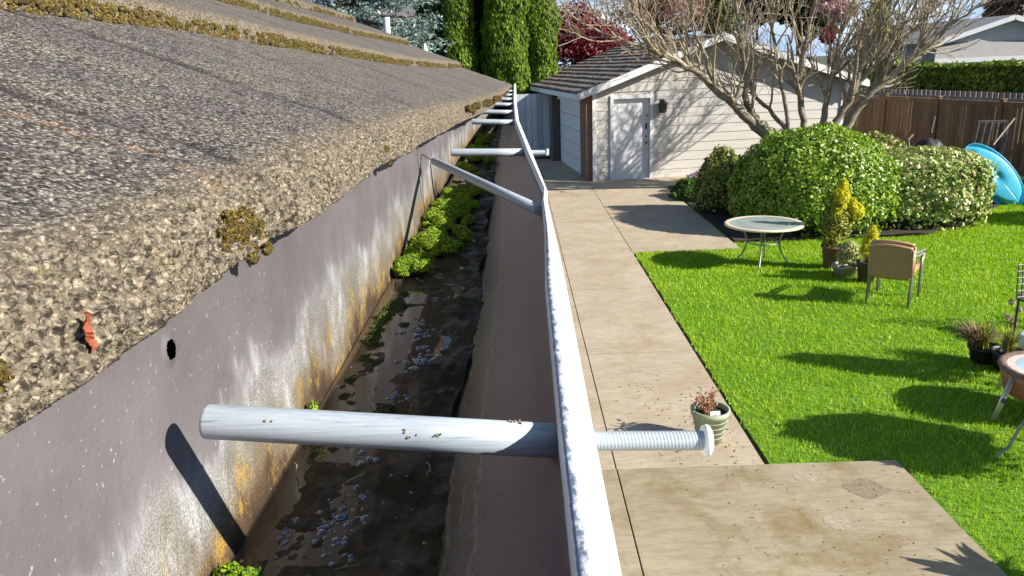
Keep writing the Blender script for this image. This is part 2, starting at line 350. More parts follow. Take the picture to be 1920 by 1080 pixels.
# ------------------------------------------------------------------ ground, lawn, paving
def strip(z, poly): return [(x, y, z) for x, y in poly]
b = MB(); b.add([(-300, -60, -.03), (300, -60, -.03), (300, 500, -.03), (-300, 500, -.03)], [(0, 1, 2, 3)])
tag(b.build('ground', simple('rough_ground', (.07, .10, .03), (.05, .05, .025), 1.5, .95, .5, 20, .05)), kind='structure')
LAWN_Z = 0.0
b = MB()
lx = np.linspace(1.955, 12.6, 60); ly = np.linspace(-3, 19, 110)
X, Y = np.meshgrid(lx, ly, indexing='ij')
def lawn_h(x, y): return (fbm(np.stack([x.ravel() * 1.2, y.ravel() * 1.2, x.ravel() * 0], 1), 3, 2).reshape(x.shape) - .5) * .03
Z = lawn_h(X, Y) - .012
b.grid(np.stack([X, Y, Z], -1)); lw = b.build('lawn', M_lawn(), smooth=True); tag(lw, kind='structure')
# soil bed under the shrubs
b = MB(); bx = np.linspace(3.8, 11.9, 50); by = np.linspace(12.85, 19.5, 40); X, Y = np.meshgrid(bx, by, indexing='ij')
front = 13.3 + np.clip(X - 7.2, 0, 9) * .88
Y = np.maximum(Y, front); Z = .03 + (fbm(np.stack([X.ravel() * 2, Y.ravel() * 2, X.ravel() * 0], 1), 9).reshape(X.shape) - .5) * .05
Z[:, 0] = -.04
b.grid(np.stack([X, Y, Z], -1)); tag(b.build('soil_bed', SOIL, smooth=True), kind='structure')
PATHM = M_concrete('path_concrete', (.46, .385, .28), (.37, .30, .21))  # the path concrete's own pale tan
PATIOM = M_concrete('patio_concrete', (.36, .30, .205), (.285, .235, .155), (.19, .135, .05), .95)
def slabs(rects, name, mat, th=.12, top=.02):
    b = MB()
    for x0, y0, x1, y1 in rects:
        g = .005; v = [];
        for z, i in ((top - th, 0), (top - .003, 0), (top, .003)):
            gy_ = .013 if y0 > 5.6 and y0 < 20 else .006; v += [(x0 + g + i, y0 + gy_ + i, z), (x1 - g - i, y0 + gy_ + i, z), (x1 - g - i, y1 - gy_ - i, z), (x0 + g + i, y1 - gy_ - i, z)]
        f = [(8, 9, 10, 11)]
        for k in (0, 4): f += [(k + j, k + (j + 1) % 4, k + 4 + (j + 1) % 4, k + 4 + j) for j in range(4)]
        b.add(v, f)
    return tag(b.build(name, mat), kind='structure')
ys = [5.545, 8.1, 10.65, 12.8, 15.6, 18.3, 21.05]
slabs([(.705, ys[i], 1.905, ys[i + 1]) for i in range(6)] + [(-.6, ys[i], .705, ys[i + 1]) for i in range(6)] + [(-1.2, 21.05, .705, 23.7), (.705, 21.05, 1.9, 23.7), (-1.2, 23.7, 1.9, 26.4)]
      + [(1.905, 12.8, 3.75, 16.9), (1.905, 16.9, 3.75, 21.05), (3.75, 19.6, 4.9, 21.3)], 'path', PATHM)
slabs([(.708, -2.5, 2.955, 5.545), (-.6, -2.5, .708, 5.545)], 'patio', PATIOM, top=.026)
b = MB(); b.box((.65, 12, -.007), (2.3, 28.4, .03)); b.box((2.85, 17, -.008), (1.6, 8.2, .03)); b.box((1.2, 1.5, -.0055), (3.4, 7.9, .03)); tag(b.build('paving_bed', SOIL), kind='structure')
# stained rings on the patio left by pots
for k, (px, py, r) in enumerate([(1572, 978, .10), (1510, 893, .09), (1625, 915, .17)]):
    g = ray(px, py); tt = (.03 - CAMZ) / g[2]; b = MB()
    n = 40; th = np.linspace(0, 2 * np.pi, n, endpoint=False); rr = r * (1 + .28 * (vnoise(np.stack([np.cos(th) * 2 + k * 5, np.sin(th) * 2, th * 0], 1), k) - .5))
    if k == 2: rr = r * np.minimum(1.25, 1 / np.maximum(abs(np.cos(th - .5)), abs(np.sin(th - .5)))) * .8
    v = [(g[0] * tt, g[1] * tt, .0275)] + [(g[0] * tt + rr[j] * math.cos(th[j]), g[1] * tt + rr[j] * .9 * math.sin(th[j]), .0275) for j in range(n)]
    b.add(v, [(0, 1 + j, 1 + (j + 1) % n) for j in range(n)])
    tag(b.build('pot_mark', simple('pot_ring_stain', (.40, .34, .26), (.27, .21, .14), 26, .9, .3, 60, .004) if k != 2 else simple('pot_base_stain', (.29, .225, .155), (.17, .125, .085), 30, .9, .3)), kind='structure')
# ------------------------------------------------------------------ grass blades
def grass():
    N = 330000; y = 3.4 + (16.6 - 3.4) * RNG.uniform(0, 1, N) ** 1.25; x = RNG.uniform(1.9, 11.8, N)
    ed = (fbm(np.stack([x * 5, y * 9, x * 0], 1), 55, 3) - .5) * .11
    keep = ((x > 1.945 + ed) & (y > 5.585 + ed)) | (x > 2.995 + ed); keep &= (x > 1.915) & ((x > 2.965) | (y > 5.56))
    keep &= ~((y > 12.82) & (x < 3.78)); keep &= y < 13.34 + np.clip(x - 7.2, 0, 9) * .88
    keep &= x < y * .72 + 1.0
    x, y = x[keep], y[keep]; n = len(x); d = np.sqrt(x * x + y * y + 9)
    z = (fbm(np.stack([x * 1.2, y * 1.2, x * 0], 1), 3, 2) - .5) * .03 - .012
    hh = RNG.uniform(.022, .048, n) * (1 + .5 * (fbm(np.stack([x * 3, y * 3, x * 0], 1), 5) - .5)) * 1.1; ww = .0011 * d * RNG.uniform(.7, 1.2, n)
    a = RNG.uniform(0, 2 * np.pi, n); ln = RNG.uniform(.1, .9, n) * hh; la = RNG.uniform(0, 2 * np.pi, n)
    p = np.stack([x, y, z], 1); s_ = np.stack([np.cos(a), np.sin(a), 0 * a], 1) * ww[:, None] / 2
    tip = p + np.stack([np.cos(la) * ln, np.sin(la) * ln, hh], 1)
    b = MB(); b.add(np.stack([p - s_, p + s_, tip], 1).reshape(-1, 3), np.arange(n * 3).reshape(-1, 3))
    m = leafy('grass_blade', [(.12, .28, .005), (.22, .42, .007), (.33, .52, .010), (.58, .68, .05)], .4, .5, 1.6)
    tag(b.build('grass', m), 'bright green mown lawn grass beside the concrete path', 'grass', kind='stuff')
grass()
# dry litter blown against the pot and over the path
b = MB(); n = 150; c = np.array([[1.35, 6.15], [1.5, 5.75], [1.2, 7.0], [1.7, 6.6]])[RNG.integers(0, 4, n)] + RNG.normal(size=(n, 2)) * [.22, .35]
c = c[(c[:, 0] > .72) & (c[:, 0] < 1.89)]; b.leaves(np.c_[c, np.full(len(c), .0245)], .013, np.tile([0, 0, 1.], (len(c), 1)), .25, 2.)
n = 260; c = np.c_[RNG.uniform(.75, 3.6, n), RNG.uniform(4, 20, n)]; c = c[(c[:, 0] < 1.88) | ((c[:, 1] > 12.9) & (c[:, 0] > 1.95))]; b.leaves(np.c_[c, np.full(len(c), .0245)], .014, np.tile([0, 0, 1.], (len(c), 1)), .25, 2.)
n = 160; c = np.c_[RNG.uniform(1.2, 2.9, n), RNG.uniform(4, 5.5, n)]; b.leaves(np.c_[c, np.full(len(c), .0305)], .009, np.tile([0, 0, 1.], (len(c), 1)), .25, 2.)
tag(b.build('leaf_litter', leafy('litter', [(.06, .035, .02), (.14, .08, .04), (.30, .22, .12)], .1, .9, 20)), 'scattered dry brown leaf crumbs on the concrete path', 'leaf litter', kind='stuff')
# ------------------------------------------------------------------ house: roof courses, wall, fascia
SY = [-1, .5, 1.0, 1.5, 2.5, 3.5, 4.72, 6]
def sx(y): return np.interp(y, SY, [0, 0, .012, .026, .052, .082, .113, .12])
def sz(y): return np.interp(y, SY, [0, 0, -.008, -.024, -.052, -.068, -.076, -.08])
YEND = 4.72; E_, MS, TH = .30, .37, .028
Z0 = CAMZ - .050
house = thing('house', 'low house with coarse grey moss edged roof beside the walkway', 'house', (-2.5, 1.5, 0))
def course(k, ys_, ws, mat, thick=TH, amp=1.):
    # profile param: up-slope distance u; s<0 is the broken butt face
    w0 = k * E_; zc = Z0 + k * (MS * E_ + thick)
    prof = []          # (w, z, edge)
    for s in np.linspace(0, 1, 5): prof.append((w0 + .045 * (1 - s), zc - thick, 1.))     # underside going out
    nb = max(8, int((48 if k == 0 else 24) * amp))
    for s in np.linspace(0, 1, nb)[1:]:
        a = s * math.pi * .5                                                              # rounded butt
        prof.append((w0 + .014 * (1 - math.cos(a)) * 1.2, zc - thick + thick * math.sin(a) + MS * .014 * (1 - math.cos(a)), 1 - .35 * s ** 3))
    for w_ in ws: prof.append((w0 + .017 + w_, zc + MS * (.017 + w_), max(0., .65 - w_ / .028)))
    prof = np.array(prof); Yg = np.array(ys_)
    W, Yy = np.meshgrid(prof[:, 0], Yg, indexing='ij'); Zz = np.repeat(prof[:, 1][:, None], len(Yg), 1); Ed = np.repeat(prof[:, 2][:, None], len(Yg), 1)
    P = np.stack([-.12 + sx(Yy) - W, Yy, Zz + sz(Yy)], -1); q = P.reshape(-1, 3)
    # edge wander of the butt line
    back = np.clip(1 - (W - w0) / .12, 0, 1)
    wan = (fbm(np.stack([Yy.ravel() * 9, np.full(Yy.size, k * 7.3), Yy.ravel() * 0], 1), 21, 4).reshape(W.shape) - .5) * .022
    P[..., 0] += wan * back
    near = k == 0
    fine = (fbm(q * [60, 90, 90], 31 + k, 3).reshape(W.shape) - .5)
    fine2 = (vnoise(q * [420, 520, 520], 41 + k).reshape(W.shape) - .5)
    e = Ed
    if near:
        c1, v1 = cell(q * [330, 400, 400], 5); c2, v2 = cell(q * [600, 760, 760], 6)
        peb = ((.62 - c1) * (.5 + v1)).reshape(W.shape); peb2 = ((.6 - c2) * (.4 + v2)).reshape(W.shape)
    else:
        c1, v1 = cell(q * [120, 140, 140], 5); peb = ((.62 - c1) * (.5 + v1)).reshape(W.shape); peb2 = fine2
    P[..., 0] += e * (fine * .010 + peb * .0034 + peb2 * .0018)
    P[..., 2] += e * (fine * .003 + peb * .0014) + (fine * .0022 + peb2 * .0007 + peb * .0004) * (1 - e * .5)
    groove = (fbm(np.stack([q[:, 0] * 2.2, q[:, 1] * 42, q[:, 0] * 0], 1), 61 + k, 3).reshape(W.shape) - .5)
    P[..., 2] += groove * .007 * (1 - e) * np.clip(.6 / (Yy + .3), .15, 1)
    q = P.reshape(-1, 3); wig = (fbm(np.stack([q[:, 0] * 30, q[:, 1] * 0 + k, q[:, 0] * 0], 1), 63, 3).reshape(W.shape) - .5)
    sk = np.zeros(W.shape); ru = np.zeros(W.shape)
    for y0, wd, am in ((.388, .0045, 1.), (.685, .008, 1.), (.47, .003, .4), (1.02, .008, .5), (1.66, .013, .9), (2.4, .02, .6), (.30, .003, .45), (3.1, .03, .5)):
        brk = np.clip(fbm(np.stack([q[:, 0] * 28, q[:, 0] * 0 + y0 * 50, q[:, 0] * 0], 1), 64, 2).reshape(W.shape) * 3.0 - .3, 0, 1)
        sk = np.maximum(sk, am * brk * np.exp(-((Yy - y0 - wig * .022 * (1 + y0)) / (wd * 1.5)) ** 2))
    ru = .75 * np.clip(fbm(q * [60, 120, 60] + 5, 66, 2).reshape(W.shape) * 4 - 1.7, 0, 1) * np.exp(-((Yy - .350 - wig * .022) / .0042) ** 2) if k == 0 else ru
    sk = sk * (1 - e * .8); ru = ru * (1 - e * .8); P[..., 2] -= (sk * .0026 + ru * .0016)
    b = MB(); b.grid(P); o = b.build('roof_course', mat, house, smooth=True)
    for nm_, ar in (('streak', sk), ('rust', ru)): aa_ = o.data.attributes.new(nm_, 'FLOAT', 'POINT'); aa_.data.foreach_set('value', ar.astype(np.float32).ravel())
    at_ = o.data.attributes.new('edge', 'FLOAT', 'POINT'); at_.data.foreach_set('value', e.astype(np.float32).ravel())
    return o
def ygrid(y0, y1, k):
    o = [y0]
    while o[-1] < y1: o.append(o[-1] + max(.0007, k * max(abs(o[-1]), .15)))
    o[-1] = y1; return np.array(o)
course(0, np.concatenate([np.linspace(-1.5, .05, 30), ygrid(.06, YEND, .0034)]), np.concatenate([np.linspace(0, .05, 60)[1:], np.linspace(.052, .36, 150)]), ROOF)
for k in (1, 2, 3):
    course(k, np.concatenate([np.linspace(-1.5, .05, 15), ygrid(.06, YEND, .009)]), np.linspace(.004, .36, 60), ROOF if k == 1 else ROOFW)
for k in range(4, 13):
    course(k, np.linspace(-1.5, YEND, 120), np.linspace(.01, .36, 8), ROOFW, amp=.4)
# solid under the courses: slope deck, gable end, rear slope, walls
rw = 13 * E_; rz_ = Z0 + 13 * (MS * E_ + TH)
def deckp(wd, y, dz=0): return (-.12 + float(sx(y)) - wd, y, Z0 + wd * (MS + TH / E_) - TH + float(sz(y)) - dz)
b = MB(); yy = np.linspace(-1.5, YEND - .004, 12)
for i in range(11):
    a, c = yy[i], yy[i + 1]
    v = [deckp(.05, a, .02), deckp(.05, c, .02), deckp(rw, c, .02), deckp(rw, a, .02), deckp(.05, a, .05), deckp(.05, c, .05), deckp(rw, c, .05), deckp(rw, a, .05)]
    b.add(v, [(0, 1, 2, 3), (7, 6, 5, 4), (0, 4, 5, 1), (3, 2, 6, 7)] + ([(1, 5, 6, 2)] if i == 10 else []) + ([(0, 3, 7, 4)] if i == 0 else []))
b.build('roof_deck', simple('deck_board', (.16, .12, .08), (.10, .07, .05), 12, .9), house)
b = MB(); rx = -.12 - rw
b.add([(rx, -1.5, rz_ - .03), (rx + .1, YEND, rz_ - .1), (rx - 3.9, YEND, rz_ - 1.95), (rx - 3.9, -1.5, rz_ - 1.9)], [(0, 1, 2, 3)]); b.build('rear_slope', ROOFW, house)
SID = simple('house_siding', (.45, .43, .38), (.38, .36, .32), 5, .8, .3, 40)
b = MB(); b.box((-4.1, 1.4, 1.45), (7.2, 5.7, 2.9))
b.add([(-.55, YEND - .45, 2.9), (-7.6, YEND - .45, 2.9), (rx, YEND - .45, rz_ - .25)], [(0, 1, 2)]); b.build('wall', SID, house)
# vent pipe and small cap on the rake
b = MB(); vp = at(727, 70, 4.9); b.tube([vp + [0, 0, -.25], vp + [0, 0, .105]], .0195, 16)
vo_ = thing('vent_pipe', 'slim white vent pipe standing past the roof edge before the blue spruce', 'vent pipe', tuple(vp + [0, 0, -.25]))
b.build('pipe', white, vo_, smooth=False)
b = MB(); b.tube([vp + [0, 0, .100], vp + [0, 0, .115]], .022, 16); b.build('collar', white, vo_)
# ------------------------------------------------------------------ gutter
gut = thing('gutter', 'old white rimmed metal gutter with spike tubes, full of wet silt', 'gutter', (-.05, 2.3, CAMZ - .225))
YG = [-.6, .12, .24, .43, .59, .71, .775, 1.12, 1.73, 2.46, 3.0, 4.75]
GLx = np.array([.0095, .0095, .0105, .0132, .0189, .0213, .0248, .0118, -.0038, -.0076, -.0085, -.0075])
GRx = np.array([.0222, .0220, .0230, .0254, .0263, .0265, .0290, .0205, .006, .003, .0035, .006])
def gl(y): return np.interp(y, YG, GLx)
def gr(y): return np.interp(y, YG, GRx)
def gz(y): return CAMZ + np.interp(y, [-1, .5, .775, 1.2, 4.8], [-.121, -.121, -.123, -.121, -.121])
def wallx(y): return np.interp(y, [-1, 1.0, 1.84, 2.6, 3.2, 4.8], [-.135, -.135, -.127, -.108, -.090, -.060])
gy = np.concatenate([np.linspace(-.6, .1, 20), ygrid(.105, 4.75, .006)])
zb = CAMZ - .212
# rim
b = MB(); P = []; wear = []
for y in gy:
    l, r, z = float(gl(y)), float(gr(y)), float(gz(y)); wv = (fbm(np.array([[y * 6, 0, 0]]), 5, 2)[0] - .5) * .0004
    l += wv; r += wv; cr = .0022
    pr = [(l + .0010, z - .013, .9), (l, z - .0125, .9), (l, z - .004, .25), (l + cr * .3, z - cr * .4, .3), (l + cr * .7, z, .75), (l + (r - l) * .16, z + .0002, .60), (l + (r - l) * .30, z + .0005, .46), ((l + r) / 2, z + .0006, .10), (r - cr, z, .05), (r - cr * .3, z - cr * .4, .05),
          (r, z - .004, .1), (r, z - .014, .2), (r - .0015, z - .016, .3)]
    P.append([(x, y, q) for x, q, _ in pr]); wear.append([e for *_, e in pr])
b.grid(np.array(P)); o = b.build('rim', RIM, gut, smooth=True)
a_ = o.data.attributes.new('wear', 'FLOAT', 'POINT'); a_.data.foreach_set('value', np.array(wear, np.float32).ravel())
# trough: sloping front, bottom
b = MB(); P = []
for y in gy:
    l, z = float(gl(y)) + .0012, float(gz(y)) - .012; wx = float(wallx(y)); bx_ = -.045 + min(0, l - .01) * .6
    s = np.linspace(0, 1, 16); cur = []
    for q in s:
        x = l + (bx_ - l) * q + .010 * math.sin(math.pi * q) ; zz = z + (zb - z) * (q ** 1.15) ; cur.append((x, y, zz))
    cur += [(bx_ - .012, y, zb - .004), (wx, y, zb - .005)]
    P.append(cur)
P = np.array(P); q = P.reshape(-1, 3); dn = (fbm(q * [18, 7, 18], 71, 2) - .5) * .0035; P[..., 2] += dn.reshape(P.shape[:2]) * np.array([0] * 2 + [1] * 16)
b.grid(P); b.build('front_trough', M_trough(), gut, smooth=True)
# outer face (seen only from the side)
b = MB(); P = [[(float(gr(y)) - .001, y, float(gz(y)) - .015), (float(gr(y)) - .006, y, float(gz(y)) - .04), (float(gr(y)) - .03, y, zb - .003), (float(gr(y)) - .06, y, zb - .008), (float(wallx(y)), y, zb - .008)] for y in gy[::4]]
b.grid(np.array(P)); b.build('outer_face', white, gut, smooth=True)
# back wall sheets: near sheet and far sheet lapped at the seam
BW = M_backwall()
b = MB(); b.add([(float(wallx(1.052)) + .0025, 1.050, zb), (float(wallx(1.056)) + .0025, 1.056, zb), (float(wallx(1.056)) + .0025, 1.056, CAMZ - .07), (float(wallx(1.052)) + .0025, 1.050, CAMZ - .07)], [(0, 1, 2, 3)]); b.build('seam', DARKM, gut)
HY, HZ, HR = .272, CAMZ - .099, .0036
def backsheet(y0, y1, dx, hole=False):
    yy = np.concatenate([np.linspace(y0, min(y1, .1), 6)[:-1], ygrid(.1, y1, .012)]) if y0 < 0 else ygrid(y0, y1, .012)
    if hole: yy = np.unique(np.concatenate([yy, HY + np.linspace(-.009, .009, 25)]))
    zz = np.unique(np.concatenate([np.linspace(zb - .008, CAMZ - .012, 36), (HZ + np.linspace(-.009, .009, 25)) if hole else []]))
    Yy, Zz = np.meshgrid(yy, zz, indexing='ij'); Xx = wallx(Yy) + dx + (fbm(np.stack([Yy.ravel() * 5, Zz.ravel() * 14, Yy.ravel() * 0], 1), 81, 2).reshape(Yy.shape) - .5) * .004
    zcap = CAMZ - .052 + sz(Yy); Zz = np.minimum(Zz, zcap)
    Xx = Xx + np.clip((Yy - 3.4) * .0, 0, 1)
    b = MB(); P = np.stack([Xx, Yy, Zz], -1); m_, n_ = P.shape[:2]
    d = np.sqrt((Yy - HY) ** 2 + ((Zz - HZ) * .9) ** 2)
    if hole: P[..., 0] += .0012 * np.exp(-((d - HR) / .0016) ** 2)
    i = np.arange(m_ - 1)[:, None] * n_ + np.arange(n_ - 1)[None]
    q = np.stack([i, i + 1, i + n_ + 1, i + n_], -1).reshape(-1, 4)
    if hole:
        dm = d.ravel()[q].mean(1); q = q[dm > HR]
    b.add(P.reshape(-1, 3), q); return b
backsheet(-.6, 1.055, 0, True).build('back_flashing', BW, gut, smooth=True)
backsheet(1.045, 4.75, -.0015).build('back_flashing', BW, gut, smooth=True)
b = MB(); P = []
for y in np.linspace(-.6, 4.6, 40):
    x = float(wallx(y)) - .006; zt_ = CAMZ - .092 + float(sz(y)); P.append([(x, y, CAMZ - .22), (x, y, zt_), (x - .04, y, zt_), (x - .04, y, CAMZ - .22)])
b.grid(np.array(P)); b.build('fascia', simple('dark_fascia', (.03, .025, .02), (.015, .012, .01)), house)
# spikes: tube between wall and rim, threaded stub and round head outside
FERR = 'gutter spikes crossing the trough'
def spike(y, xl, zl, xr, zr, r, stub=0., yl=None, mat=FER, tip=None, head=True):
    yl = y if yl is None else yl
    A = np.array([xl, yl, CAMZ + zl]); Bp = np.array([xr, y, CAMZ + zr]); d = Bp - A; n = 24
    ts = np.array([0, .003, .012, .3, .6, 1.]); rr = np.array([r * .86, r * .97, r, r, r, r])
    b = MB(); b.tube([A + d * t for t in ts], rr, n); o = b.build('spike_tube', mat, gut, smooth=False)
    for pl in o.data.polygons: pl.use_smooth = len(pl.vertices) == 4
    if tip is not None:
        b = MB(); b.tube([tip, A + d * .05], [.0012, .0020], 10); b.build('spike_tip', FERD, gut, smooth=True)
    if stub:
        dd = np.array([1., 0, -.03]); dd /= np.linalg.norm(dd); m = 170; t = np.linspace(0, 1, m); th = np.linspace(0, 2 * np.pi, 20, endpoint=False)
        T, Q = np.meshgrid(t, th, indexing='ij'); ln = stub; k = ln / .0013
        rad = r * .53 * (1 + .09 * np.abs(np.sin((T * k * np.pi + Q / 1.))))
        B0 = Bp + [.0, 0, 0]; up = np.array([0, 0, 1.]); sd_ = np.array([0, 1., 0])
        P = B0 + T[..., None] * ln * dd + rad[..., None] * (np.cos(Q)[..., None] * up + np.sin(Q)[..., None] * sd_)
        P = np.concatenate([P, P[:, :1]], 1); b = MB(); b.grid(P); sk = b.build('spike_shank', FER, gut, smooth=True)
        b = MB(); c0 = B0 + dd * (ln - .001); pts = [c0 + dd * s for s in (0, .0012, .0022, .0030, .0034)]
        b.tube(pts, [r * .86, r * .93, r * .88, r * .68, r * .25], 28); hd = b.build('spike_head', white, gut, smooth=True)
    return o
spike(.256, -.118, -.1215, .0125, -.1345, .0064, .053)
spike(.715, -.116, -.126, .019, -.134, .0052, 0, yl=1.07, mat=FERD, tip=np.array([-.135, 1.10, CAMZ - .120]))
spike(1.17, -.100, -.126, .012, -.130, .0058, .033)
for k, (y, xl) in enumerate([(1.78, -.101), (2.15, -.100), (2.55, -.095), (2.92, -.082), (3.3, -.075), (3.75, -.07)]):
    spike(y, xl, -.124, float(gl(y)) + .004, -.130, .0062)
# silt, moss and glint bubbles in the trough
YB = np.concatenate([np.linspace(-.5, .1, 10), ygrid(.11, 4.7, .0055)])
def silt_edge(y): return -.045 + .012 * (fbm(np.stack([y * 9, y * 0, y * 0], 1), 91, 3) - .5) * 2
P = []; e = silt_edge(YB)
tt = np.linspace(0, 1, 110)
Yy, T = np.meshgrid(YB, tt, indexing='ij'); W0 = wallx(Yy) + .0005; Xx = W0 + (e[:, None] + .006 - W0) * T
h = (fbm(np.stack([Xx.ravel() * 45, Yy.ravel() * 30, Xx.ravel() * 0], 1), 95, 4).reshape(Xx.shape))
bank = np.clip((T - .60 - (fbm(np.stack([Yy.ravel() * 14, Yy.ravel() * 0, Yy.ravel() * 0], 1), 97, 3).reshape(T.shape) - .5) * .5) / .10, 0, 1)
Zz = zb + .0012 + np.clip(h - .40, 0, 1) * .011 * np.clip(T * 8, 0, 1) + bank * .0032 + np.abs(fbm(np.stack([Xx.ravel() * 90, Yy.ravel() * 60, Xx.ravel() * 0], 1), 98, 3).reshape(T.shape) - .5) * .004 * bank + (fbm(np.stack([Xx.ravel() * 150, Yy.ravel() * 150, Xx.ravel() * 0], 1), 96, 2).reshape(Xx.shape) - .5) * .0034
Zz[:, -1] = zb - .006
b = MB(); b.grid(np.stack([Xx, Yy, Zz], -1)); tag(b.build('gutter_silt', M_muck(), smooth=True), 'dark brown wet silt lying along the gutter bottom', 'silt', kind='stuff')
m, t, bs = NM('standing_water'); bs.inputs['Base Color'].default_value = (.12, .088, .055, 1); bs.inputs['Roughness'].default_value = .03; bs.inputs['IOR'].default_value = 1.33
bs.inputs['Transmission Weight'].default_value = .35; bump(t, bs, noise(t, coords(t), 60, 2), .08, .001)
b = MB(); yw = np.linspace(-.4, 4.6, 100); b.grid(np.array([[(float(wallx(y)) + .001, y, zb + .0032), (-.047, y, zb + .0032)] for y in yw]))
tag(b.build('gutter_water', m), 'shallow brown water standing in the gutter between the silt', 'water', kind='stuff')
# moss cushions: lumps with many tiny leaves
def moss(name, lumps, leaf, per, mat, core, label, asp=1.5, kind='stuff', up=None):
    b = MB(); c_ = MB()
    for k, (x, y, z, r, hh) in enumerate(lumps):
        g = blob((x, y, z), (r * .86, r * .86, hh * .86), k + 3, 8, .3, 2.5); c_.grid(g)
        n = int(per * (r / .01) ** 1.6); d = RNG.normal(size=(n, 3)); d[:, 2] = np.abs(d[:, 2]) * .9 - .15; d /= np.linalg.norm(d, axis=1)[:, None]
        kk = 1 + .3 * (fbm(d * 2.5 + (k + 3) * 3.7, k + 3) - .5) * 2; pts = np.array([x, y, z]) + d * kk[:, None] * np.array([r, r, hh]) * RNG.uniform(.85, 1.08, n)[:, None]
        b.leaves(pts, leaf, d, .55, asp)
    o = b.build(name, mat); tag(o, label, 'moss', kind=kind)
    return o, c_
def lump_field(y0, y1, n, xr, zr, rr, seed, patch=None):
    rg = np.random.default_rng(seed); out = []
    while len(out) < n:
        y = rg.uniform(y0, y1); x = rg.uniform(*xr(y)); r = rg.uniform(*rr)
        if patch and rg.uniform() > patch(x, y): continue
        out.append((x, y, zr + rg.uniform(-.3, .3) * r, r, r * rg.uniform(.7, 1.1)))
    return out
lm = lump_field(.76, 1.30, 85, lambda y: (float(wallx(y)) + .008, float(wallx(y)) + .030 + (y - .74) * .07), zb + .007, (.006, .0115), 5)
lm += lump_field(.84, 1.35, 40, lambda y: (-.115, -.065), zb + .006, (.006, .010), 6)
lm += lump_field(1.35, 2.3, 22, lambda y: (-.118, -.06), zb + .010, (.009, .017), 8)
lm += [(-.118, .268, zb + .005, .008, .009), (-.128, .275, zb + .004, .006, .007), (-.108, .262, zb + .003, .006, .006), (-.126, .415, zb + .006, .0045, .008), (-.129, .425, zb + .012, .003, .004)]
core_m = simple('moss_core', (.03, .05, .008), (.02, .03, .006), 60, .95)
o, c_ = moss('gutter_moss', [(x, y, z + (.004 if y < 1.35 else 0), r, hh) for x, y, z, r, hh in lm], .0016, 620, MOSSB, None, 'bright green cushion moss and small leaves growing in the gutter')
cm = c_.build('moss_base', core_m, o, smooth=True)
MOSSD = leafy('dark_wet_moss', [(.012, .02, .004), (.03, .05, .006), (.06, .10, .010), (.10, .15, .015)], .15, .6, 60)
lm = lump_field(.42, .80, 60, lambda y: (float(wallx(y)) + .012, -.075), zb + .001, (.003, .007), 15, lambda x, y: 1. if vnoise(np.array([[x * 22, y * 9, 0]]), 5)[0] > .5 else .05)
lm += lump_field(.8, 1.6, 55, lambda y: (-.09, -.058), zb + .002, (.004, .008), 16)
lm += lump_field(.25, .42, 22, lambda y: (-.13, -.09), zb + .000, (.002, .005), 17)
o, c_ = moss('gutter_moss', lm, .0013, 420, MOSSD, None, 'dark wet moss patches in the shaded gutter bottom')
c_.build('moss_base', core_m, o, smooth=True)
# glossy bubbles coloured blue to stand in for sky glints on the water
m, t, bs = NM('glint_bubble_tint'); bs.inputs['Base Color'].default_value = (.03, .055, .12, 1); bs.inputs['Roughness'].default_value = .08; bs.inputs['Coat Weight'].default_value = 1.
b = MB(); rg = np.random.default_rng(4)
cl = [(-.085, .60, .011, 34, 1.), (-.080, .53, .012, 40, 1.2), (-.072, .50, .006, 12, 1.5), (-.086, .46, .010, 24, .9), (-.092, .385, .008, 12, 1.5), (-.078, .37, .006, 8, 1.4), (-.084, .34, .008, 9, 1.4), (-.098, .325, .009, 30, .8), (-.075, .68, .010, 24, .9), (-.088, .305, .009, 46, .7), (-.115, .315, .005, 14, .8)]
for cx, cy, rr, n, k_ in cl:
    for _ in range(n):
        r = rg.uniform(.0007, .0023) * k_; x = min(max(cx + rg.normal() * rr * .6, -.13), -.062); y = cy + rg.normal() * rr * 1.3
        b.grid(blob((x, y, zb + .0032), (r * rg.uniform(.8, 1.3), r * rg.uniform(.8, 1.6), r * .42), int(rg.integers(1, 999)), 6, .4, 2.))
tag(b.build('glint_bubbles', m, smooth=True), 'bubbles coloured blue as painted sky glints on the gutter water', 'glint_bubbles', kind='stuff')
# straws and grit lying in the trough
b = MB()
for px0, py0, px1, py1 in [(966, 535, 978, 562), (928, 600, 945, 612), (955, 448, 968, 440), (872, 905, 862, 985), (840, 1043, 870, 1008), (690, 745, 705, 770)]:
    z = CAMZ - .190; pts = []
    for px, py in ((px0, py0), ((px0 + px1) / 2 + 2, (py0 + py1) / 2), (px1, py1)):
        g = ray(px, py); t_ = (z - CAMZ) / g[2]; pts.append(np.array([g[0] * t_, g[1] * t_, z]))
    b.tube(pts, .00022, 4)
rg = np.random.default_rng(33)
for _ in range(26):
    y = .28 + 1.1 * rg.uniform() ** 1.6; x = rg.uniform(-.125, -.050); a = rg.uniform(0, 3.14); l = rg.uniform(.004, .014); z = zb + .0065 + rg.uniform(0, .003)
    b.tube([(x, y, z), (x + l * .5 * math.cos(a), y + l * .5 * math.sin(a), z + .001), (x + l * math.cos(a + .2), y + l * math.sin(a + .2), z)], rg.uniform(.00012, .00035), 4)
tag(b.build('dry_straw', simple('straw', (.42, .36, .25), (.24, .2, .13), 20, .8, 0)), 'thin pale dry straws lying in the gutter', 'straw', kind='stuff')
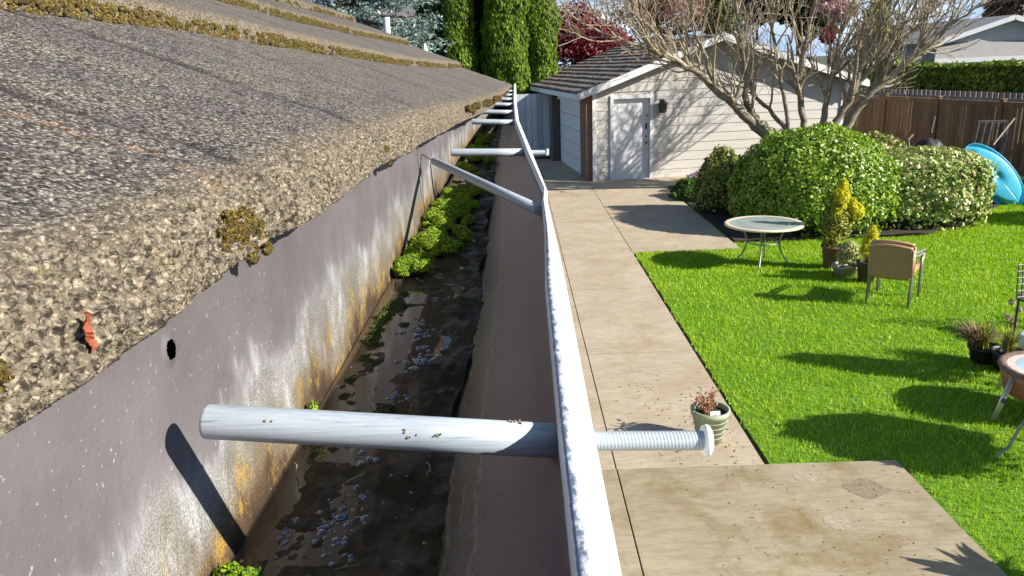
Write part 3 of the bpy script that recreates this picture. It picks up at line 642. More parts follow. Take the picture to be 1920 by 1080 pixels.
# tan crumbs stuck on the nearest tube and the roof grit that fell in the trough
b = MB(); rg = np.random.default_rng(9)
for fx, az in ((.58, -1.25), (.66, -1.1), (.57, -1.0), (.86, .1), (.872, .02), (.865, -.1), (.20, -.9), (.31, .9)):
    ctr = np.array([-.118, .256, CAMZ - .1215]) + np.array([.1305, 0, -.013]) * fx; nn = np.array([0, math.sin(az), math.cos(az)])
    for _ in range(3): b.grid(blob(ctr + nn * .0065 + rg.normal(size=3) * [.0010, .0004, .0004], rg.uniform(.0003, .0007, 3), int(rg.integers(1, 99)), 5, .5))
for _ in range(90):
    y = .27 + 1.2 * rg.uniform() ** 1.8; x = rg.uniform(-.130, -.048); r = rg.uniform(.0004, .0012); b.grid(blob((x, y, zb + .0055 + rg.uniform(0, .002)), (r, r, r * .7), int(rg.integers(1, 99)), 5, .5))
tag(b.build('grit', simple('roof_grit', (.40, .32, .21), (.12, .09, .06), 300, .9, 0)), 'tan roof grit lying on the nearest tube and in the gutter', 'grit', kind='stuff')
# golden moss along the roof butts and on the eave edge
lm = []
rg = np.random.default_rng(21)
for k, n, y0, y1, r0 in ((1, 1900, .38, 4.66, .0062), (2, 1400, .9, 4.66, .0080), (3, 800, 1.3, 4.66, .0095), (4, 300, 2.0, 4.66, .011)):
    for _ in range(n):
        y = y0 + (y1 - y0) * rg.uniform() ** 1.6
        if vnoise(np.array([[y * 9, k * 5., 0]]), 7)[0] + rg.normal() * .13 < .25: continue
        w_ = k * E_; r = r0 * rg.uniform(.6, 1.25)
        wan = (fbm(np.array([[y * 9, k * 7.3, 0]]), 21, 4)[0] - .5) * .022
        x = -.12 + float(sx(y)) - w_ + .002 + wan; z = Z0 + k * (MS * E_ + TH) - TH * rg.uniform(.42, 1.05) + float(sz(y))
        r *= rg.uniform(.4, .85); lm.append((x - r * .3, y, z, r, r * 1.1))
o, c_ = moss('roof_moss', lm, .0017, 170, MOSSG, None, 'golden brown moss tufts along the step edges of the roof'); c_.build('moss_base', simple('dead_moss', (.11, .075, .018), (.035, .026, .009), 80, .95), o, smooth=True)
lm = []
for (px, py, r) in [(440, 425, .0055), (470, 410, .0065), (490, 440, .007), (462, 455, .006), (505, 455, .0045), (428, 450, .0045), (480, 470, .005), (728, 285, .006), (733, 300, .005), (815, 235, .008), (860, 215, .009), (40, 690, .004), (10, 700, .004)]:
    g = ray(px, py); t_ = (-.122 + (0.005 if px > 700 else 0)) / g[0]; p = g * t_
    for _ in range(11): r2 = r * rg.uniform(.30, .62); lm.append((p[0] - .0008 - r2 * .45, p[1] + rg.normal() * r * .7, CAMZ + p[2] + rg.normal() * r * .6, r2, r2))
for _ in range(90):
    y = rg.uniform(1.5, 4.6); r = rg.uniform(.004, .008); lm.append((-.118 + float(sx(y)), y, Z0 - TH * rg.uniform(.1, .6) + float(sz(y)), r, r))
o, c_ = moss('roof_moss', lm, .0010, 620, leafy('olive_edge_moss', [(.012, .012, .005), (.04, .034, .008), (.10, .075, .012), (.24, .15, .018), (.13, .09, .02)], .1, .85, 160), None, 'olive and rust moss tufts on the eave edge over the gutter'); c_.build('moss_base', simple('dead_moss_edge', (.10, .075, .02), (.035, .028, .01), 120, .95), o, smooth=True)
# rusty flake stuck on the crumbling eave
g = ray(163, 632); t_ = -.1172 / g[0]; p = g * t_ + [0, 0, CAMZ]; b = MB()
rg0 = np.random.default_rng(2); zz0 = np.linspace(.0088, -.0082, 22); P = []
for i, z_ in enumerate(zz0):
    k_ = math.sin(math.pi * (i + 1.2) / 23); wd_ = .0008 + .0011 * k_ * (.7 + .6 * rg0.uniform()); cx_ = .0009 * math.sin(i * .55) + rg0.normal() * .00018
    P.append([(p[0] + .0010 * abs(q_) + rg0.normal() * .00012 + .0004 * math.sin(i * .9), p[1] + cx_ + q_ * wd_, p[2] + z_ * .8) for q_ in (-1, -.5, 0, .5, 1)])
b.grid(np.array(P))
tag(b.build('leaf_scrap', simple('rust_orange', (.34, .075, .02), (.13, .03, .01), 420, .7, .6, 900, .001)), 'rusty orange leaf scrap stuck on the crumbly roof edge', 'leaf scrap')
# ------------------------------------------------------------------ garage
GA = R(7); gC = (2.05, 21.0, 0)
gar = thing('garage', 'beige sided garage with white side door and shake roof', 'garage', gC, GA)
W_, D_, HE, PKU, PKZ = 7.05, 9.0, 2.42, 3.40, 3.62
def roofz(u): return PKZ - abs(u - PKU) * ((PKZ - HE) / PKU) if u < PKU else PKZ - (u - PKU) * ((PKZ - HE) / (W_ - PKU))
sidm, t, bs = NM('beige_lap_siding'); v = coords(t)
c = ramp(t, noise(t, coords(t, (.6, 1, 4)), 3, 4), [(.3, (.46, .435, .40)), (.7, (.53, .50, .46))]); t.links.new(c, bs.inputs['Base Color']); bs.inputs['Roughness'].default_value = .75
bump(t, bs, noise(t, coords(t, (1, 1, 8)), 20, 4), .3, .003)
b = MB(); z = 0.0; bh = .235
DU0, DU1, DZ = .56, 1.56, 2.17
while z < PKZ:
    z1 = min(z + bh, PKZ)
    def urange(zz):
        s = max(0., (zz - HE)) / (PKZ - HE); return PKU * s, W_ - (W_ - PKU) * s
    a0, a1 = urange(z); c0, c1 = urange(z1)
    segs = [(a0, a1, c0, c1)]
    if z < DZ: segs = [(a0, DU0, c0, DU0), (DU1, a1, DU1, c1)]
    for s0, s1, t0, t1 in segs:
        b.add([(s0, -.022, z), (s1, -.022, z), (t1, -.008, z1), (t0, -.008, z1), (s0, .0, z), (s1, .0, z)], [(0, 1, 2, 3), (4, 5, 1, 0)])
    z = z1
b.build('siding', sidm, gar, local=True)
b = MB()   # body behind the siding with the door recess left open
b.box(((0 + DU0) / 2 + .0, D_ / 2, HE / 2), (DU0, D_, HE)); b.box(((DU1 + W_) / 2, D_ / 2, HE / 2), (W_ - DU1, D_ - .01, HE)); b.box(((DU0 + DU1) / 2, D_ / 2 + .1, HE / 2), (DU1 - DU0, D_ - .2, HE)); b.box(((DU0 + DU1) / 2, .05, (DZ + HE) / 2), (DU1 - DU0 - .004, .1, HE - DZ))
b.add([(0, 0, HE), (W_, 0, HE), (PKU, 0, PKZ), (0, D_, HE), (W_, D_, HE), (PKU, D_, PKZ)], [(0, 1, 2), (5, 4, 3)])
b.build('wall', sidm, gar, local=True)
WD = simple('white_trim', (.74, .74, .74), (.62, .62, .62), 5, .55, .15, 50, .002)
b = MB(); cu = (DU0 + DU1) / 2
b.box((DU0 - .045, -.035, DZ / 2), (.09, .04, DZ)); b.box((DU1 + .045, -.035, DZ / 2), (.09, .04, DZ)); b.box((cu, -.035, DZ + .05), (DU1 - DU0 + .18, .044, .10)); b.box((cu, .02, .012), (1.02, .14, .024))
door = b.build('door_frame', WD, gar, local=True)
b = MB(); b.box((cu, .075, DZ / 2 + .01), (DU1 - DU0 - .004, .045, DZ - .022))
for k, (zc_, hh) in enumerate(((.45, .55), (1.12, .5), (1.75, .5))):
    for s in (-1, 1): b.box((cu + s * .22, .0505, zc_), (.3, .006, hh))
dr = bevel(b.build('door', WD, gar, local=True), .006)
for zz, r in ((.98, .03), (1.15, .022)): b = MB(); b.tube([(DU1 - .08, .05, zz), (DU1 - .08, .0, zz)], r, 12); b.build('door_knob', DARKM, dr, local=True)
b = MB(); b.box((DU1 - .08, .04, 1.42), (.05, .02, .16)); b.build('latch_plate', DARKM, dr, local=True)
b = MB(); b.box((DU1 - .06, .04, 1.70), (.03, .02, .05)); b.build('upper_latch', DARKM, dr, local=True)
for xx in (.03, W_ - .03): b = MB(); b.box((xx, -.03, HE / 2), (.10, .05, HE)); b.build('corner_trim', WD, gar, local=True)
BRW = simple('red_brown_brick', (.24, .13, .085), (.15, .085, .06), 18, .85, .5, 60, .004)
b = MB(); b.box((-.09, .42, HE / 2 - .06), (.18, .80, HE - .12)); b.build('pier', BRW, gar, local=True)
b = MB(); b.box((-.14, 5.05, HE / 2 - .06), (.30, .6, HE - .12)); b.build('pier', simple('shaded_pier_grey', (.13, .115, .105), (.09, .08, .07), 14, .85), gar, local=True)  # far brick pier, shade of its camera side put into the grey
b = MB()
for k in range(5): b.box((-.02, 2.8, .21 + .405 * k), (.04, 3.75, .395))
bevel(b.build('vehicle_door', WD, gar, local=True), .008)
b = MB(); b.box((-.06, 2.7, HE - .32), (.12, 4.0, .14)); b.build('door_header', WD, gar, local=True)
# roof: stepped shakes, rake and eave boards
SHK = M_wood('weathered_shakes', (.23, .185, .145), (.11, .085, .065), 'x', 14)
SHD = simple('dark_underside', (.05, .04, .035), (.03, .025, .02), 10, .9)
b = MB(); OV, OF = .45, .42; rnd = np.random.default_rng(3)
for side in (-1, 1):
    run = (PKU if side < 0 else W_ - PKU) + OV; sl = (PKZ - HE) / (PKU if side < 0 else W_ - PKU); n = 14; ex = run / n
    for i in range(n):
        w0 = i * ex; w1 = (i + 1) * ex + .05; zt = .11
        vv = -OF
        while vv < D_ + OF - .01:
            wd = rnd.uniform(.22, .48); v1 = min(vv + wd, D_ + OF); j = rnd.uniform(-.02, .02); h_ = rnd.uniform(-.006, .008)
            def pt(w_, v_, dz): return (PKU + side * (run - w_), v_, PKZ + zt - (run - w_) * sl + dz)
            v = [pt(w0 + j, vv + .004, .055 + h_), pt(w0 + j, v1 - .004, .055 + h_), pt(min(w1, run), v1 - .004, .006), pt(min(w1, run), vv + .004, .006), pt(w0 + j, vv + .004, .0), pt(w0 + j, v1 - .004, .0), pt(min(w1, run), v1 - .004, -.01), pt(min(w1, run), vv + .004, -.01)]
            fc = [(0, 1, 2, 3), (4, 5, 1, 0), (4, 0, 3, 7), (1, 5, 6, 2)]
            b.add(v, fc if side < 0 else [q[::-1] for q in fc]); vv = v1
b.build('roof', SHK, gar, local=True)
b = MB()
for side in (-1, 1):
    run = (PKU if side < 0 else W_ - PKU) + OV; sl = (PKZ - HE) / (PKU if side < 0 else W_ - PKU)
    for v0, v1 in ((-OF, D_ + OF),):
        a = (PKU, v0 + .02, PKZ + .085); c = (PKU + side * run, v0 + .02, PKZ + .085 - run * sl); a2 = (PKU, v1 - .02, a[2]); c2 = (c[0], v1 - .02, c[2])
        lo = [(p_[0], p_[1], p_[2] - .05) for p_ in (a, c, c2, a2)]
        b.add([a, c, c2, a2] + lo, [(0, 1, 2, 3), (7, 6, 5, 4), (1, 5, 6, 2)])
b.build('roof_deck', SHD, gar, local=True)
b = MB()
for side in (-1, 1):
    run = (PKU if side < 0 else W_ - PKU) + OV + .02; sl = (PKZ - HE) / (PKU if side < 0 else W_ - PKU)
    b.beam((PKU, -OF, PKZ + .035), (PKU + side * run, -OF, PKZ + .035 - run * sl), .035, .17)
b.build('rake_board', WD, gar, local=True)
b = MB()
for side in (-1, 1):
    run = (PKU if side < 0 else W_ - PKU) + OV + .02; sl = (PKZ - HE) / (PKU if side < 0 else W_ - PKU); zz = PKZ + .03 - run * sl
    b = MB(); b.box((PKU + side * run, D_ / 2, zz), (.10, D_ + 2 * OF - .06, .13)); b.build('eave_gutter', WD, gar, local=True)
# wall lantern
lan = thing('wall_lantern', 'small black lantern on the garage wall right of the door', 'wall lamp', tuple(at(1241, 197, 21.25)))
b = MB(); b.box((0, -.02, 0), (.14, .03, .34), GA); b.beam((0, -.03, .08), (0, -.16, .10), .025, .025)
b.lathe([(.05, -.20), (.10, -.18), (.12, .03), (.14, .05), (.05, .14), (.01, .17)], (0, -.16, 0), 8); b.build('lamp_body', DARKM, lan, local=True)
# ------------------------------------------------------------------ fences
def fence(name, label, A, B_, h, mat, spacing, bw=.14, gap=.008, capm=None, z0=0., thick=.02, rail=True):
    A = np.array(A, float); B_ = np.array(B_, float); Ln = np.linalg.norm(B_ - A); d = (B_ - A) / Ln; ang = math.atan2(d[1], d[0]); n = round(Ln / spacing)
    t_ = thing(name, label, 'fence', (A[0], A[1], z0), ang); rg = np.random.default_rng(int(Ln * 10))
    for i in range(n + 1):
        b = MB(); b.box((i * spacing, 0, h / 2 + .02), (.11, .11, h + .04)); b.box((i * spacing, 0, h + .055), (.14, .14, .03)); bevel(b.build('post', mat, t_, local=True), .008)
    for i in range(n):
        b = MB(); x = i * spacing + .06
        while x < (i + 1) * spacing - .06:
            wd = min(bw, (i + 1) * spacing - .06 - x); b.box((x + wd / 2, rg.uniform(-.002, .002), h / 2), (wd - gap - (rg.uniform(.004, .014) if rg.uniform() < .25 else 0), thick, h - .10)); x += bw
        b.build('board_panel', mat, t_, local=True)
        if rail:
            b = MB(); b.box(((i + .5) * spacing, -.025, h - .075), (spacing - .115, .03, .09)); b.box(((i + .5) * spacing, 0, h - .015), (spacing - .115, .10, .03)); b.build('top_rail', mat, t_, local=True)
            b = MB(); b.box(((i + .5) * spacing, -.03, .2), (spacing - .115, .035, .09)); b.build('bottom_rail', mat, t_, local=True)
    return t_
fa = np.array([11.17, 24.64]); fb = np.array([12.33, 19.2]); fd = (fb - fa) / np.linalg.norm(fb - fa)
BF = M_wood('brown_stained_cedar', (.22, .135, .07), (.11, .064, .032), 'z', 8)
p0 = fa - fd * (-.55) - fd * 2.2 * 2
fence('wooden_fence', 'tall brown cedar board fence behind the shrubs', p0, p0 + fd * 2.2 * 7, 1.80, BF, 2.2)
WF = M_wood('pale_painted_boards', (.60, .62, .64), (.50, .52, .55), 'z', 6)
fence('board_fence', 'pale blue white vertical board fence beyond the walkway', (-3.1, 26.9), (1.4, 26.9), 2.22, WF, 1.5, .19, .004, rail=False)
# grey picket fence beyond
GP = M_wood('grey_pickets', (.30, .285, .28), (.19, .18, .175), 'z', 8)
pf0 = p0 + np.array([1.6, .3]); pk = thing('picket_fence', 'weathered grey picket fence between cedar fence and hedge', 'fence', (pf0[0], pf0[1], 0), math.atan2(fd[1], fd[0]))
b = MB()
for i in range(70): b.box((i * .2, 0, .955), (.13, .02, 1.88 + .02 * random.random()))
b.box((7, .03, 1.7), (14, .04, .09)); b.build('pickets', GP, pk, local=True)
# ------------------------------------------------------------------ vegetation builders
def crown_pts(c, r, n, seed, lump=.45, sc=1.6, shell=.55):
    d = RNG.normal(size=(n, 3)); d /= np.linalg.norm(d, axis=1)[:, None]
    k = 1 + lump * (fbm(d * sc + seed * 5.1, seed, 3) - .5) * 2
    rad = (shell + (1 - shell) * RNG.uniform(0, 1, n) ** .5)
    return np.array(c) + d * (k * rad)[:, None] * np.array(r), d
def shrub(name, label, cat, c, r, n, leaf, mat, seed, lump=.18, sc=2.5, box=0., tilt=.6, core=True, group=None, asp=1.6):
    t_ = thing(name, label, cat, (c[0], c[1], 0), group=group)
    d = RNG.normal(size=(n, 3)); d[:, 2] = np.abs(d[:, 2]) * 1.0 - .35 * RNG.uniform(0, 1, n); d /= np.linalg.norm(d, axis=1)[:, None]
    k = 1 + lump * (fbm(d * sc + seed * 5.1, seed, 3) - .5) * 2
    if box: k = k * (1 - box + box / np.maximum(np.abs(d).max(1), .2) * .85)
    k2 = k * RNG.uniform(.86, 1.03, n); p = np.array([c[0], c[1], c[2]]) + d * k2[:, None] * np.array(r); p[:, 2] = np.maximum(p[:, 2], .03)
    b = MB(); b.leaves(p, leaf, d, tilt, asp); b.build('foliage', mat, t_)
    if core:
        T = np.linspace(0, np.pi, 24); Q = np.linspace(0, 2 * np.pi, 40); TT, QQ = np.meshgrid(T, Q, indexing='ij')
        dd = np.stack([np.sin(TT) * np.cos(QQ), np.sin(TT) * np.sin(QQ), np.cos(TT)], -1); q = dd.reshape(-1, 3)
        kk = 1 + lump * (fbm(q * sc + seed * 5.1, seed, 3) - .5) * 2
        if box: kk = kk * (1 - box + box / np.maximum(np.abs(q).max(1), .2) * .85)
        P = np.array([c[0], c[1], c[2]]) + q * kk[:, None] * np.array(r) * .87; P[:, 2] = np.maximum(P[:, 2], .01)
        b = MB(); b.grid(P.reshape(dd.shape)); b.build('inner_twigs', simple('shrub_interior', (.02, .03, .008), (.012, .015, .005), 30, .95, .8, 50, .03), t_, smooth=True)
    return t_
BIGL = leafy('box_shrub_leaf', [(.05, .12, .006), (.12, .23, .010), (.24, .38, .02), (.42, .50, .06)], .3, .38, 1.4, .6)
shrub('round_bush', 'large clipped round green bush behind the round table', 'bush', (5.60, 14.55, .55), (1.53, 1.5, 1.30), 36000, .046, BIGL, 4, .12, 3.2)
VARL = leafy('variegated_leaf', [(.05, .11, .012), (.14, .25, .03), (.27, .38, .06), (.52, .54, .20), (.56, .40, .20)], .2, .4, 2.5, .6)
shrub('variegated_bush', 'boxy cream and green variegated bush right of the round one', 'bush', (7.60, 14.60, .40), (1.13, 1.2, 1.05), 18000, .055, VARL, 8, .12, 2.6, .5)
shrub('variegated_bush', 'low leafy bush joining the round bush to the variegated one at the back', 'bush', (7.2, 15.9, .55), (1.1, .9, .98), 8000, .055, leafy('olive_leaf', [(.05, .09, .012), (.14, .20, .03), (.30, .34, .08), (.42, .28, .12)], .2, .4, 2.2, .5), 12, .2, 2.6)
shrub('small_bush', 'small olive bush left of the big round bush', 'bush', (4.25, 16.1, .35), (.52, .55, .95), 5000, .05, leafy('olive_red_leaf', [(.03, .055, .008), (.09, .14, .015), (.26, .30, .04), (.40, .34, .08)], .2, .45, 2.2, .5), 14, .25, 2.6)
shrub('ground_plant', 'low dark green strappy plants at the corner of the concrete', 'plant', (4.12, 17.9, .05), (.55, .65, .38), 4000, .035, leafy('dark_green_strap', [(.02, .05, .006), (.05, .13, .01), (.10, .2, .02)], .25, .5, 3), 15, .35, 3, asp=4)
b = MB(); p, d = crown_pts((4.55, 18.6, .42), (.42, .3, .10), 500, 5); b.leaves(p, .05, d); 
fl = thing('flower_clump', 'pale pink flowers behind the low green plants', 'flowers', (4.55, 18.6, 0)); b.build('blossom', leafy('pale_pink_petal', [(.5, .32, .45), (.65, .5, .6)], .3), fl)
b = MB(); p, d = crown_pts((4.55, 18.6, .2), (.4, .3, .2), 700, 6); b.leaves(p, .05, d); b.build('foliage', leafy('flower_leaf', [(.03, .07, .01), (.08, .15, .02)], .2), fl)
# arborvitae columns
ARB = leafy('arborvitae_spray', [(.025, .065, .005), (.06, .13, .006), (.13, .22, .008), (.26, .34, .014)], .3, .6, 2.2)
ARBD = leafy('shaded_arborvitae_spray', [(.006, .014, .004), (.012, .028, .006), (.028, .055, .008)], .15, .7, .9)  # same sprays with the shade on the rear columns put into the colour
def arbor(x, y, r, h, mat, label, seed, n=26000):
    t_ = thing('arborvitae', label, 'tree', (x, y, 0), group='columnar evergreens beyond the roof end')
    z = RNG.uniform(0, 1, n) ** .9 * h; a = RNG.uniform(0, 2 * np.pi, n)
    prof = r * (1 - .15 * (1 - np.clip(z / .8, 0, 1))) * np.sqrt(np.clip(1 - ((z - .1 * h) / h).clip(0, 1) ** 3, .02, 1))
    q = np.stack([np.cos(a) * 2.0, np.sin(a) * 2.0, z * 1.5], 1); k = 1 + .8 * (fbm(q + seed * 9, seed, 3) - .5)
    rad = prof * k * RNG.uniform(.84, 1.04, n); nr = np.stack([np.cos(a), np.sin(a), .15 + 0 * a], 1)
    p = np.stack([x + np.cos(a) * rad, y + np.sin(a) * rad, z], 1)
    b = MB(); N = n; tdir = np.stack([RNG.normal(size=N) * .35, RNG.normal(size=N) * .35, np.ones(N)], 1); tdir /= np.linalg.norm(tdir, axis=1)[:, None]
    dd = nr + RNG.normal(size=(N, 3)) * .5; sd_ = np.cross(tdir, dd); sd_ /= np.linalg.norm(sd_, axis=1)[:, None]; sz_ = (.075 * RNG.uniform(.6, 1.3, N))[:, None]
    v = np.stack([p - tdir * sz_ * .8, p + sd_ * sz_ * .35, p + tdir * sz_ * 1.1, p - sd_ * sz_ * .35], 1); b.add(v.reshape(-1, 3), np.arange(N * 4).reshape(-1, 4)); b.build('crown', mat, t_)
    zz = np.linspace(.02, h * .97, 40); aa = np.linspace(0, 2 * np.pi, 24); ZZ, AA = np.meshgrid(zz, aa, indexing='ij')
    pr = r * (1 - .15 * (1 - np.clip(ZZ / .8, 0, 1))) * np.sqrt(np.clip(1 - ((ZZ - .1 * h) / h).clip(0, 1) ** 3, .02, 1)); q = np.stack([np.cos(AA) * 2, np.sin(AA) * 2, ZZ * 1.5], -1).reshape(-1, 3)
    kk = (1 + .8 * (fbm(q + seed * 9, seed, 3) - .5)).reshape(ZZ.shape) * .80
    b = MB(); b.grid(np.stack([x + np.cos(AA) * pr * kk, y + np.sin(AA) * pr * kk, ZZ], -1)); b.build('inner_branches', simple('conifer_interior', (.02, .03, .008), (.01, .014, .005), 8, .95, .6, 20, .05), t_, smooth=True)
    b = MB(); b.tube([(x, y, -.05), (x, y, h * .5)], [.12, .05], 8); b.build('trunk', BARKD, t_)
arbor(-2.85, 30.2, .80, 8.2, ARBD, 'columnar evergreen with shade in its leaf colour, leftmost of the row', 31)
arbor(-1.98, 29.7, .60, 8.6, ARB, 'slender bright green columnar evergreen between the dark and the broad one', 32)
arbor(-1.18, 30.9, .55, 8.0, ARBD, 'columnar evergreen with shade in its leaf colour, set back behind two bright ones', 33)
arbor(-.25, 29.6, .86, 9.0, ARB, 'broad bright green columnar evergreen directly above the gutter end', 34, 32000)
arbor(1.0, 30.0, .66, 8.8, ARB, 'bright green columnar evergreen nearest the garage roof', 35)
# branching tree builder
def branch(b, p, d, ln, r, depth, rg, up=.15, spread=.55, seg=5, split=3, minr=.0068, wob=.18, tips=None, sides=6):
    pts = [np.array(p)]; d = np.array(d, float); d /= np.linalg.norm(d)
    for i in range(seg):
        d = d + rg.normal(size=3) * wob + [0, 0, up * .5]; d /= np.linalg.norm(d); pts.append(pts[-1] + d * ln / seg)
    rr = np.linspace(r, max(minr, r * .45), len(pts)); b.tube(pts, rr, sides if depth > 1 else 4, cap=False)
    if tips is not None and depth <= 1: tips.extend(pts[1:])
    if depth > 0:
        for k in range(split + (1 if rg.uniform() < .4 else 0)):
            i = rg.integers(max(1, seg // 3), seg + 1); nd_ = (pts[i] - pts[i - 1]); nd_ /= np.linalg.norm(nd_)
            nd_ = nd_ + rg.normal(size=3) * spread + [0, 0, up]; branch(b, pts[i], nd_, ln * rg.uniform(.5, .8), rr[i] * rg.uniform(.5, .72), depth - 1, rg, up, spread, max(3, seg - 1), split, minr, wob, tips, sides)
# the big bare multi-stemmed tree by the garage
TY = 18.6
tree = thing('bare_tree', 'big bare multi stemmed tree with mossy limbs before the garage', 'tree', (6.9, TY, 0))
rg = np.random.default_rng(12); tk = MB(); lb = MB()
def limb(px, rad, dys, kids, depth=2, ln=1.1, mb=None, side=0):
    pts = [at(x, y, TY + dy) for (x, y), dy in zip(px, dys)]
    P = []; 
    for i in range(len(pts) - 1):
        for s in np.linspace(0, 1, 4, endpoint=False): P.append(pts[i] * (1 - s) + pts[i + 1] * s + rg.normal(size=3) * .02)
    P.append(pts[-1]); rr = np.interp(np.linspace(0, 1, len(P)), np.linspace(0, 1, len(rad)), rad); rr = rr * .84; (mb or tk).tube(P, rr, 9)
    for k in range(int(kids * 1.95)):
        i = rg.integers(int(len(P) * .3), len(P)); dd = P[min(i, len(P) - 1)] - P[max(0, i - 2)]; dd = dd / (np.linalg.norm(dd) + 1e-6) + rg.normal(size=3) * .45 + [side, 0, .35]
        branch(lb, P[i], dd, ln * rg.uniform(.6, 1.25), min(rr[i] * .62, .040), depth, rg, .22, .5, tips=None)
    return P
base = (1520, 330)
limb([(1515, 330), (1470, 280), (1428, 243), (1385, 205), (1340, 165), (1300, 132), (1255, 108), (1200, 85), (1130, 62)], [.20, .17, .12, .085, .05, .03], [0, 0, 0, -.2, -.4, -.6, -.8, -1, -1.2], 16, 2, 1.2, side=-.25)
limb([(1415, 232), (1398, 180), (1397, 120), (1385, 60), (1378, -10), (1370, -80)], [.12, .07, .05, .03], [0, .1, .2, .4, .5, .6], 9)
limb([(1340, 165), (1325, 110), (1300, 50), (1290, -20)], [.06, .04, .025], [-.4, -.5, -.6, -.7], 7)
limb([(1500, 320), (1475, 245), (1440, 205), (1412, 175), (1405, 140), (1365, 80), (1330, 20), (1310, -30)], [.09, .06, .05, .03, .02], [0, .3, .4, .5, .6, .7, .8, .9], 9)
limb([(1500, 320), (1478, 240), (1466, 175), (1460, 120), (1448, 60), (1440, 0), (1435, -70)], [.07, .055, .04, .02], [0, -.3, -.4, -.4, -.5, -.5, -.6], 8)
limb([(1520, 320), (1507, 240), (1500, 185), (1496, 130), (1512, 70), (1530, 0), (1540, -70)], [.11, .085, .06, .03], [0, -.1, -.1, -.2, -.4, -.5, -.6], 8)
limb([(1530, 320), (1543, 245), (1548, 190), (1562, 130), (1575, 70), (1605, 0), (1620, -60)], [.12, .08, .05, .03], [0, .2, .3, .4, .5, .7, .8], 9)
limb([(1535, 320), (1556, 245), (1592, 190), (1612, 130), (1640, 70), (1670, 0), (1690, -50)], [.13, .09, .06, .03], [0, -.2, -.3, -.5, -.6, -.8, -1], 10, side=.15)
limb([(1545, 325), (1583, 245), (1622, 185), (1680, 130), (1745, 82), (1800, 35), (1850, 0)], [.17, .13, .07, .04, .02], [0, 0, -.1, -.3, -.5, -.7, -.8], 14, 2, 1.1, side=.3)
limb([(1622, 185), (1665, 110), (1720, 50), (1770, -5)], [.08, .05, .02], [-.1, 0, .2, .4], 9, side=.25)
limb([(1592, 190), (1640, 110), (1700, 40), (1735, -30)], [.06, .04, .02], [-.3, -.5, -.7, -.9], 8, side=.2)
limb([(1562, 130), (1600, 70), (1655, 10), (1680, -50)], [.05, .03, .02], [.4, .5, .7, .9], 7)
limb([(1265, 112), (1230, 60), (1180, 20), (1150, -20)], [.04, .025, .015], [-.8, -1, -1.2, -1.3], 8, side=-.2)
limb([(1540, 420), (1520, 330)], [.26, .21], [0, 0], 0)
tk.build('trunk', BARK, tree, smooth=True)
lb.build('branches', simple('pale_twig_bark', (.44, .36, .25), (.22, .165, .105), 4, .9, .3, 60, .004), tree)
# mossy sleeves on the lower left limb
b = MB(); pts = []
for (x, y) in [(1440, 250), (1425, 238), (1408, 224), (1392, 208)]:
    c = at(x, y, TY - .02); n = 500; d = RNG.normal(size=(n, 3)); d /= np.linalg.norm(d, axis=1)[:, None]; b.leaves(c + d * [.2, .12, .13] + [0, 0, .02], .022, d, .6)
b.build('moss_sleeve', leafy('limb_moss', [(.04, .05, .008), (.13, .12, .012), (.2, .17, .02)], .15, .8, 6), tree)
# far trees
def crown_tree(name, label, px, py, rxp, ryp, Y, cols, seed, n=6000, leaf=.16, trans=.25, lumps=7, patch=.5, trunk=BARKD, cat='tree', gap=.0, group='trees beyond the garden'):
    c = at(px, py, Y); sc_ = Y / FPX * 1.02; rx_, rz2 = rxp * sc_, ryp * sc_
    t_ = thing(name, label, cat, (c[0], Y, 0), group=group); b = MB(); rg = np.random.default_rng(seed)
    for k in range(lumps):
        o = rg.normal(size=3); o /= np.linalg.norm(o); o *= rg.uniform(.2, .62); cc = c + o * [rx_, rx_ * .8, rz2]; s = rg.uniform(.35, .6)
        p, d = crown_pts(cc, (rx_ * s, rx_ * s, rz2 * s), n // lumps, seed + k, .5, 2.2, .5); b.leaves(p, leaf, d, .8)
    b.build('crown', leafy(name + '_leaf', cols, trans, .6, patch), t_)
    b = MB(); r0 = max(.08, rx_ * .09); b.tube([(c[0], Y, -.1), (c[0] + .1, Y, c[2] * .5), (c[0], Y, c[2])], [r0, r0 * .7, r0 * .3], 8)
    for k in range(7): branch(b, (c[0], Y, c[2] - rz2 * .6), rg.normal(size=3) * .7 + [0, 0, .8], max(rx_, rz2) * .9, r0 * .4, 1, rg, .2, .6)
    b.build('trunk', trunk, t_); return t_
crown_tree('red_maple', 'deep red leafed maple behind the garage roof', 1112, 78, 92, 74, 33, [(.05, .005, .01), (.13, .01, .02), (.22, .02, .035), (.36, .12, .12)], 41, 17000, .10, .3, 12)
crown_tree('budding_tree', 'rusty pink budding tree above the garage ridge', 1230, 15, 110, 60, 37, [(.16, .08, .06), (.28, .13, .10), (.34, .20, .17), (.2, .18, .08)], 42, 7000, .09, .3, 12)
crown_tree('leafy_tree', 'olive green tree behind the garage peak', 1330, 20, 60, 45, 42, [(.04, .06, .01), (.10, .12, .02), (.16, .20, .03)], 43, 6000, .14)
crown_tree('dark_conifer', 'dark conifer behind the middle stems of the bare tree', 1500, 10, 75, 55, 50, [(.012, .025, .01), (.03, .05, .015), (.06, .08, .025)], 44, 9000, .2)
crown_tree('dark_conifer', 'dark green tree against the sky left of the middle stems', 1420, 15, 45, 32, 52, [(.015, .03, .012), (.04, .06, .02)], 45, 4000, .2)
crown_tree('yellow_tree', 'yellow green tree seen through the right stems of the bare tree', 1650, 55, 36, 70, 40, [(.16, .20, .02), (.30, .36, .03), (.42, .45, .05)], 46, 7000, .14)
crown_tree('pink_blossom_tree', 'pink blossoming tree behind the upper stems of the bare tree', 1560, 12, 42, 26, 38, [(.42, .18, .20), (.6, .35, .38), (.3, .2, .12)], 47, 3500, .12)
